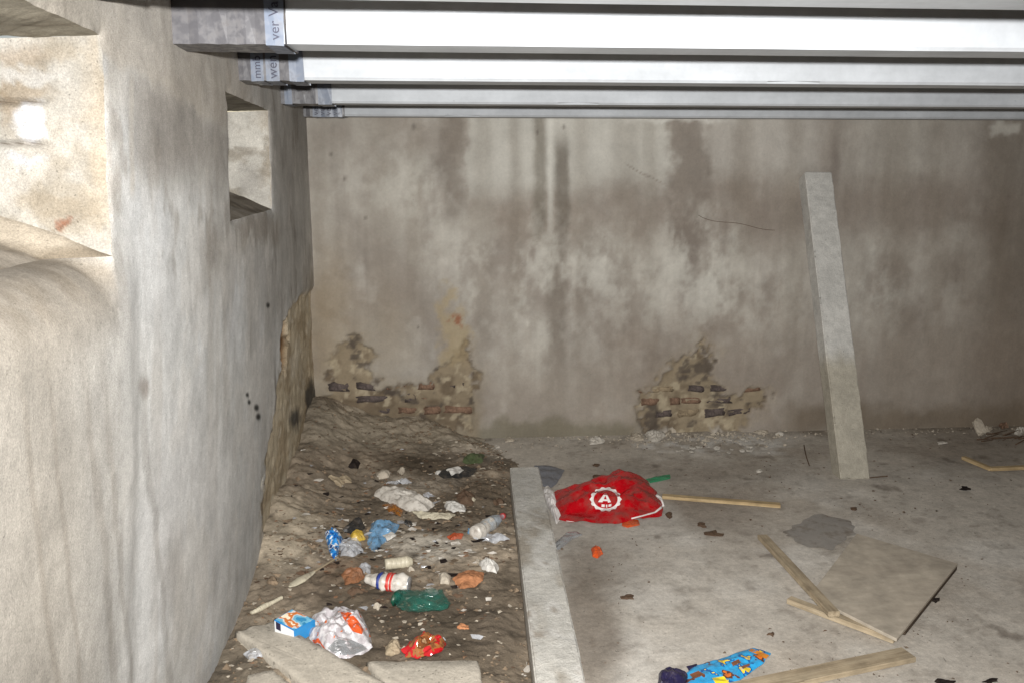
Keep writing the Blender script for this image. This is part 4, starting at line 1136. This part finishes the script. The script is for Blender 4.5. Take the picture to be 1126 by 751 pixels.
# spoon-shaped piece
sp = empty('plastic_spoon', (0, 0, 0)); tag(sp, 'cream plastic spoon lying by the left wall', 'spoon')
L = along(sp, (318, 645), (372, 612), .014)
bwl = crushed_tube('bowl', [(0, .004), (.15, .016), (.45, .021), (.8, .014), (1, .006)], L * .5, M['cream'], sp, .1, 11, flat=.4); bwl.location.x = -L * .25
hd = crushed_tube('handle', [(0, .006), (.3, .0045), (1, .004)], L * .52, M['wood_grey'], sp, .1, 12, flat=.6); hd.location.x = L * .245
tw = crushed_tube('twig', [(0, .006), (.3, .010), (.6, .008), (1, .006)], 1, M['cream'], None, .3, 13, n=30); tw.scale.x = along(tw, (276, 674), (311, 656), .012)
tag(tw, 'pale peeled twig between left wall and blue carton', 'twig')
# blue carton
cq = [(301, 683), (322, 669), (347, 682), (326, 698)]
ct = empty('carton', at(324, 690)); tag(ct, 'small blue and white carton leaning on the concrete slab', 'carton')
za = .075
tp = [at(301, 681, za + .03), at(321, 669, za + .03), at(347, 681, za + .012), at(324, 693, za + .012)]
hh = .052
vs = [p - ct.location for p in tp] + [p - Vector((0, 0, hh)) - ct.location for p in tp]
M['carton_side'] = plastic('blue_card', S(44, 132, 190), .45, dirt=.15, bump=.15)
M['carton_top'] = printed('printed_card', [(0, S(58, 138, 182)), (.42, S(112, 178, 206)), (.52, S(206, 206, 202)), (.58, S(206, 120, 62)), (.66, S(240, 226, 200))], 17, .4, 2.2)
bm = bmesh.new(); vv = [bm.verts.new(v_) for v_ in vs]
bm.faces.new(vv[:4][::-1]); bm.faces.new(vv[4:])
for i in range(4): bm.faces.new((vv[i], vv[(i + 1) % 4], vv[4 + (i + 1) % 4], vv[4 + i]))
bmesh.ops.bevel(bm, geom=bm.edges[:], offset=.0022, segments=2, affect='EDGES')
bm_obj('box', bm, M['carton_side'], ct)
def face_plate(name, q, inset, off, mat, parent):
    c = sum(q, Vector()) / 4; nrm = (q[1] - q[0]).cross(q[3] - q[0]).normalized()
    pv_ = [c + (p - c) * (1 - inset) for p in q]
    base_ = [p + nrm * off for p in pv_]; topp = [p + nrm * (off + .0006) for p in pv_]
    return mesh_obj(name, [p for p in base_ + topp], [(4, 5, 6, 7), (0, 1, 5, 4), (1, 2, 6, 5), (2, 3, 7, 6), (3, 0, 4, 7), (3, 2, 1, 0)], mat, parent)
T_ = vs[:4]; B_ = vs[4:]
def outward(q, cen):
    n = (q[1] - q[0]).cross(q[3] - q[0]); c = sum(q, Vector()) / 4
    return q if n.dot(c - cen) > 0 else q[::-1]
cen = sum(vs, Vector()) / 8
face_plate('picture_panel', outward(T_, cen), .1, .0005, M['carton_top'], ct)
face_plate('white_panel', outward([T_[0], T_[3], B_[3], B_[0]], cen), .08, .0005, plastic('white_card', S(224, 226, 228), .5, dirt=.15), ct)
face_plate('dark_print', outward([T_[0].lerp(T_[3], .1), T_[0].lerp(T_[3], .35), B_[0].lerp(B_[3], .35).lerp(T_[0].lerp(T_[3], .35), .45), B_[0].lerp(B_[3], .1).lerp(T_[0].lerp(T_[3], .1), .45)], cen), .1, .0014, M['p_navy'], ct)
# crisp packet, white and orange
M['crisp'] = printed('white_orange_film', [(0, S(214, 120, 60)), (.31, S(186, 180, 182)), (.45, S(206, 203, 204)), (.56, S(178, 172, 174)), (.66, S(206, 110, 60)), (.70, S(150, 70, 60))], 22, .16, 5.6, .7)
cp = empty('crisp_packet', at(374, 705)); tag(cp, 'big crumpled white and orange crisp packet beside the blue carton', 'packet')
o = litter('film', [(337, 694), (343, 684), (352, 677), (366, 674), (376, 669), (386, 672), (396, 682), (402, 690), (408, 702), (411, 714), (400, 720), (384, 724), (368, 724), (352, 714), (340, 704)], .045, .085, 8, 104, M['crisp'], None, None, parent=cp, rings=24, seg=110, wob=.08, dome=.5); smooth_angle(o, 25)
bv = bvh_world(o)
drape('orange_patch', [[((374, 672), (384, 671)), ((378, 680), (394, 682)), ((384, 688), (400, 692)), ((388, 694), (398, 697))], [((342, 704), (350, 701)), ((346, 712), (355, 709)), ((352, 716), (358, 713))]], bv, M['orange'], cp, .002, 6)
drape('silver_lining', [[((360, 712), (372, 700)), ((366, 717), (384, 702)), ((378, 720), (398, 708)), ((390, 719), (404, 713))]], bv, M['foil'], cp, .002, 6)
# red foil wrapper
M['redfoil'] = printed('red_gold_foil', [(0, S(150, 16, 26)), (.40, S(182, 28, 34)), (.54, S(150, 96, 52)), (.60, S(120, 74, 44)), (.68, S(196, 160, 120))], 22, .15, 7.3, .9)
o = litter('foil_wrapper', [(442, 716), (449, 708), (458, 703), (470, 700), (484, 703), (491, 709), (486, 717), (474, 722), (458, 724), (446, 722)], .03, .045, 16, 105, M['redfoil'], 'shiny red and gold foil wrapper on the slab edge', 'wrapper', rings=14, seg=60); smooth_angle(o, 25)
litter('grey_rag', [(424, 712), (432, 704), (440, 707), (440, 718), (430, 722), (424, 720)], .02, .03, 20, 106, M['wood_grey'], 'greyish paper lump left of the red foil wrapper', 'paper', rings=9, seg=36)
litter('clear_scrap', [(268, 720), (280, 714), (292, 716), (288, 722), (274, 726)], .015, .03, 20, 107, M['clear'], 'clear film scrap in the gap beside the slab and wall', 'film', rings=8, seg=36)
litter('green_leaf', [(508, 505), (520, 498), (534, 500), (530, 508), (518, 511)], .01, .03, 20, 108, plastic('green_moss', S(70, 82, 50), .8, dirt=.4, bump=.5), 'dull green scrap near back wall left of the beam', 'scrap', rings=8, seg=36, wob=.2)
litter('rust_clump', [(500, 546), (510, 541), (522, 546), (520, 556), (506, 556)], .02, .03, 20, 109, M['leaf'], 'dark brown leaf clump behind the paper wad', 'leaf', rings=8, seg=36, wob=.2)
litter('dark_clod', [(382, 516), (388, 508), (396, 512), (393, 519)], .02, .02, 20, 110, M['black_bit'], 'small dark clod on the earth slope', 'clod', rings=7, seg=26, wob=.3)

scraps = [((483, 520), 5, 2.5, 'white_paper', 'little white shred left of the dark wrapper'), ((517, 549), 7, 3, 'cream', 'pinkish-cream shred behind the clear bottle'),
          ((548, 593), 7, 3, 'clear', 'clear crinkled shred leaning on the beam'), ((525, 618), 5, 3, 'rubble', 'pale shred left of the white paper ball'),
          ((335, 631), 10, 2.5, 'leaf', 'dark red-brown strip above the spoon'), ((374, 531), 13, 6, 'wood_grey', 'flat muddy board scrap on the earth slope'),
          ((548, 552), 7, 5, 'leaf', 'dark leaf mass close to the beam'), ((517, 585), 5, 3, 'clear_blue', 'teal film shred left of the crushed bottle'),
          ((449, 576), 8, 4, 'black_film', 'dark film shred right of the bluish film'), ((440, 531), 16, 3, 'clear', 'long clear film strip behind the white bag'),
          ((410, 600), 6, 4, 'white_pl', 'whitish shred under the bluish film'), ((366, 622), 9, 4, 'leaf', 'brown leaf shred above the rusty clump'),
          ((452, 628), 6, 3, 'rubble', 'pale chip right of the drink can top'), ((505, 656), 7, 3, 'leaf', 'brown leaf below the terracotta shard'),
          ((345, 600), 8, 4, 'crumb', 'earth clod left of the bright blue wrapper'), ((470, 545), 7, 3, 'clear', 'clear shred above the cream packet'),
          ((392, 650), 9, 4, 'leaf', 'wet leaf just below the drink can'), ((415, 668), 7, 3, 'rubble', 'beige shred between the crisp packet and green bottle'),
          ((510, 690), 8, 3, 'terracotta', 'reddish smear of clay beside the beam'), ((300, 640), 8, 4, 'crumb', 'earth clod at the foot of the left wall')]
for k, ((uu, vv), ru, rv, mt, lb) in enumerate(scraps):
    r = random.Random(700 + k); pts = []
    for i in range(9):
        a = i / 9 * 2 * math.pi; q = r.uniform(.45, 1.15); pts.append((uu + ru * q * math.cos(a), vv + rv * q * math.sin(a)))
    litter('scrap', pts, .006, .022, 22, 720 + k, M[mt], lb, 'scrap', rings=7, seg=30, wob=.4)

# ------------------------------------------------------------------ rubble at the foot of the back wall
lumps = [  # pixel centre, half sizes, height, material, label
    ((656, 485), 11, 5, .03, 'pale_rubble', 'pale crumbly plaster lump, leftmost of the larger ones at back wall'),
    ((700, 481), 9, 5, .03, 'rubble', 'beige plaster lump under the left end of broken patch'),
    ((718, 480), 12, 7, .05, 'pale_rubble', 'largest pale plaster lump below the broken patch'),
    ((737, 473), 7, 5, .04, 'rubble', 'beige plaster lump leaning on the wall beside the largest'),
    ((858, 477), 6, 2.4, .02, 'pale_rubble', 'thin white plaster flake at the wall foot left of the post'),
    ((838, 475), 9, 3, .02, 'rubble', 'flat beige flake near the thin white flake'),
    ((1071, 467), 6, 7, .10, 'rubble', 'upright grey stone against the wall at far right'),
    ((1086, 472), 6, 3, .03, 'rubble', 'low grey stone right of the upright stone'),
    ((1103, 468), 6, 4, .04, 'brick_red', 'brownish stone at the wall foot near the right edge'),
    ((1122, 476), 7, 4, .05, 'pale_rubble', 'white stone at the right edge of the picture'),
    ((835, 518), 4, 2, .012, 'pale_rubble', 'tiny white chip on the floor left of the post'),
    ((1036, 487), 6, 1.6, .012, 'pale_rubble', 'flat whitish chip right of the post'),
    ((560, 484), 6, 3, .02, 'rubble', 'beige lump at the wall foot behind the beam'),
    ((546, 491), 4, 2, .015, 'pale_rubble', 'pale chip behind the far end of the beam'),
]
for k, ((uu, vv), ru, rv, hh, mt, lb) in enumerate(lumps):
    r = random.Random(300 + k); pts = []
    for i in range(11):
        a = i / 11 * 2 * math.pi; q = r.uniform(.55, 1.2); pts.append((uu + ru * q * math.cos(a), vv + rv * q * math.sin(a)))
    if hh > .08:
        p = at(1076, 476); bm = brick_mesh(31, .06, .11, .035)
        o = bm_obj('stone', bm, M[mt]); o.location = (p.x - .02, p.y - .03, .05); o.rotation_euler = (-.25, -.38, .2); tag(o, lb, 'stone'); continue
    litter('plaster_lump', pts, hh * .45, hh * .9, 24, 310 + k, M[mt], lb, 'rubble', rings=7, seg=26)
lumpr = random.Random(9)
src = []
for k in range(4):
    bm = bmesh.new(); bmesh.ops.create_icosphere(bm, subdivisions=1, radius=1)
    r = random.Random(400 + k)
    for vt in bm.verts: vt.co = Vector((vt.co.x, vt.co.y * .75, vt.co.z * .42)) * r.uniform(.55, 1.2)
    me = bpy.data.meshes.new('plaster_crumb'); bm.to_mesh(me); bm.free(); me.materials.append(M['pale_rubble']); src.append(me)
for k in range(40):
    if k < 28: uu, vv = lumpr.gauss(818, 17), lumpr.uniform(482, 499)
    else: uu, vv = lumpr.gauss(752, 16), lumpr.uniform(486, 500)
    if not (725 < uu < 862): continue
    p = at(uu, vv); s = min(.03, .006 + lumpr.expovariate(140))
    o = link(bpy.data.objects.new('plaster_crumb', lumpr.choice(src))); o.location = (p.x, p.y, s * .35); o.scale = (s, s, s); o.rotation_euler = (0, 0, lumpr.uniform(0, 6))
    tag(o, 'small white plaster crumb strewn on the floor below the broken patch', 'crumb', 'white plaster crumbs under the broken patch')
# twigs and dark debris at right
tw = empty('twig_clump', at(1105, 484)); tag(tw, 'dark tangle of twigs and soot by the right wall foot', 'twigs')
r = random.Random(77)
for k in range(14):
    a = at(r.uniform(1084, 1132), r.uniform(479, 488)); L = r.uniform(.08, .2); an = r.uniform(-.6, .6)
    o = crushed_tube('twig', [(0, .004), (.5, .003), (1, .001)], L, M['leaf'], tw, .3, 500 + k, 6, 6)
    o.location = a + Vector((0, 0, r.uniform(.008, .03))) - tw.location; o.rotation_euler = (0, r.uniform(-.15, .1), an)
def wire(name, pts, rad, mat, label, cat):
    cu = bpy.data.curves.new(name, 'CURVE'); cu.dimensions = '3D'; cu.bevel_depth = rad; cu.bevel_resolution = 1
    s_ = cu.splines.new('POLY'); s_.points.add(len(pts) - 1)
    for q, p in zip(s_.points, pts): q.co = (*p, 1)
    t = bpy.data.objects.new(name, cu); C.objects.link(t)
    me = bpy.data.meshes.new_from_object(t.evaluated_get(bpy.context.evaluated_depsgraph_get()))
    bpy.data.objects.remove(t); me.materials.clear(); me.materials.append(mat)
    return tag(link(bpy.data.objects.new(name, me)), label, cat)
pts = []
for i in range(21):
    t = i / 20; uu = 768 + 84 * t; vv = 237 + 16 * t ** .7 + 1.2 * math.sin(t * 9)
    pts.append(on_y(uu, vv, YB - .010 - .012 * math.sin(t * 3.1)))
wire('wire', pts, .0014, M['leaf'], 'thin dark wire poking across the back wall', 'wire')
pts = [at(884 + 6 * t, 489 + 24 * t + 2 * math.sin(4 * t), .004 + .012 * math.sin(3 * t)) for t in np.linspace(0, 1, 10)]
wire('root', pts, .003, M['leaf'], 'short dark root on the floor left of the post', 'twig')
pts = [at(956 + 20 * t, 525 - 2 * t, .004) for t in np.linspace(0, 1, 5)]
wire('root', pts, .003, M['leaf'], 'little twig at the foot of the leaning post', 'twig')

# ------------------------------------------------------------------ loose crumbs nobody could count
def crumbs(name, pts, sizes, mat, seed, label):
    rs = np.random.RandomState(seed)
    base = np.array([(1, 0, 0), (-1, 0, 0), (0, 1, 0), (0, -1, 0), (0, 0, 1), (0, 0, -1)], float)
    fc = np.array([(0, 2, 4), (2, 1, 4), (1, 3, 4), (3, 0, 4), (2, 0, 5), (1, 2, 5), (3, 1, 5), (0, 3, 5)])
    n = len(pts)
    V = base[None] * rs.uniform(.5, 1.15, (n, 6, 1)) * sizes[:, None, None]
    a = rs.uniform(0, 6.28, n); ca, sa = np.cos(a)[:, None], np.sin(a)[:, None]
    x = V[..., 0] * ca - V[..., 1] * sa; y = V[..., 0] * sa + V[..., 1] * ca
    V = np.stack([x, y, V[..., 2] * .6], -1) + rs.uniform(-.15, .15, V.shape) * sizes[:, None, None] + pts[:, None, :]
    Fc = (fc[None] + (np.arange(n) * 6)[:, None, None]).reshape(-1, 3)
    o = mesh_obj(name, V.reshape(-1, 3).tolist(), Fc.tolist(), mat)
    return tag(o, label, None, kind='stuff')
rs = np.random.RandomState(4)
n = 3000
x = rs.uniform(-.74, .42, n); y = rs.uniform(2.1, 4.88, n)
k = vnoise(x * 6, y * 6, 44) + .25 * rs.rand(n) > .55
x, y = x[k], y[k]
sz = rs.gamma(2.0, .0022, len(x)) + .002
crumbs('earth_crumbs', np.stack([x, y, ground(x, y) + sz * .2], -1), sz, M['crumb'], 5, 'loose earth crumbs and small stones')
n = 2600
x = rs.uniform(.3, 3.6, n); y = rs.uniform(2.1, 4.88, n)
k = (vnoise(x * 3, y * 3, 45) * .8 + .35 * rs.rand(n) + .25 * (y > 4.5) > .72)
x, y = x[k], y[k]
sz = rs.gamma(1.6, .0014, len(x)) + .0012
crumbs('floor_grit', np.stack([x, y, sz * .2], -1), sz, M['grit'], 6, 'fine grit strewn over the concrete floor')
n = 700
x = np.concatenate([rs.uniform(.3, 3.5, n // 2), rs.normal(1.45, .3, n // 2)]); y = YB - .02 - np.abs(rs.normal(0, .10, len(x)))
sz = rs.gamma(1.6, .003, len(x)) + .002
crumbs('plaster_dust', np.stack([x, y, sz * .25], -1), sz, M['rubble'], 7, 'fallen plaster crumbs along the back wall')

def flakes(name, pts, sizes, mat, seed, label):
    rs = np.random.RandomState(seed); n = len(pts)
    a = np.linspace(0, 2 * np.pi, 5, endpoint=False)
    r = rs.uniform(.45, 1.2, (n, 5)) * sizes[:, None]; ph = rs.uniform(0, 6.28, (n, 1))
    x = r * np.cos(a + ph); y = r * np.sin(a + ph) * rs.uniform(.35, .9, (n, 1))
    z = rs.uniform(0, .5, (n, 5)) * sizes[:, None]
    T = np.stack([x, y, z + .0015], -1) + pts[:, None]; B = T.copy(); B[..., 2] -= .0012
    V = np.concatenate([T, B], 1).reshape(-1, 3)
    fc = [(0, 1, 2, 3, 4), (9, 8, 7, 6, 5)] + [(i, i + 5, (i + 1) % 5 + 5, (i + 1) % 5) for i in range(5)]
    F_ = [tuple(k * 10 + q for q in f) for k in range(n) for f in fc]
    return tag(mesh_obj(name, V.tolist(), F_, mat), label, None, kind='stuff')
for nm, mt, n, lo, hi, sd in (('leaf_litter', M['leaf'], 260, .005, .014, 11), ('rust_litter', plastic('rust_flakes', S(128, 98, 76), .8, dirt=.7, spec=.1), 110, .005, .014, 12), ('paper_flecks', M['rubble'], 260, .004, .014, 13)):
    rs = np.random.RandomState(sd)
    x = rs.uniform(-.72, .3, n * 3); y = rs.uniform(2.3, 4.7, n * 3)
    k = vnoise(x * 4, y * 4, 60 + sd) * .8 + .3 * rs.rand(len(x)) > .62
    x, y = x[k][:n], y[k][:n]
    flakes(nm, np.stack([x, y, ground(x, y) + .002], -1), rs.uniform(lo, hi, len(x)), mt, sd, 'small dry flakes scattered through the earth')
rs = np.random.RandomState(15); n = 240
x = rs.uniform(.5, 3.4, n); y = rs.uniform(2.2, 4.8, n); k = vnoise(x * 2.5, y * 2.5, 77) > .5
flakes('floor_flecks', np.stack([x[k], y[k], 0 * x[k] + .001], -1), rs.uniform(.003, .010, k.sum()), M['leaf'], 16, 'dark dry flecks scattered over the concrete floor')

for nm, mt, n, sd in (('plastic_flecks', M['white_pl'], 70, 21), ('film_flecks', M['clear'], 60, 22), ('mud_clods', M['crumb'], 160, 23), ('dark_rot', M['black_bit'], 90, 24)):
    rs = np.random.RandomState(sd)
    uu_ = np.concatenate([rs.normal(440, 60, n), rs.normal(400, 50, n)]); vv_ = np.concatenate([rs.normal(590, 40, n), rs.normal(640, 30, n)])
    pp = [at(a, b, .03) for a, b in zip(uu_, vv_) if 300 < a < 550 and 500 < b < 715][:n]
    xy = np.array([(p.x, p.y) for p in pp])
    flakes(nm, np.stack([xy[:, 0], xy[:, 1], ground(xy[:, 0], xy[:, 1]) + .002], -1), rs.gamma(2, .0045, len(xy)) + .004, mt, sd, 'tiny shreds trodden into the littered earth')
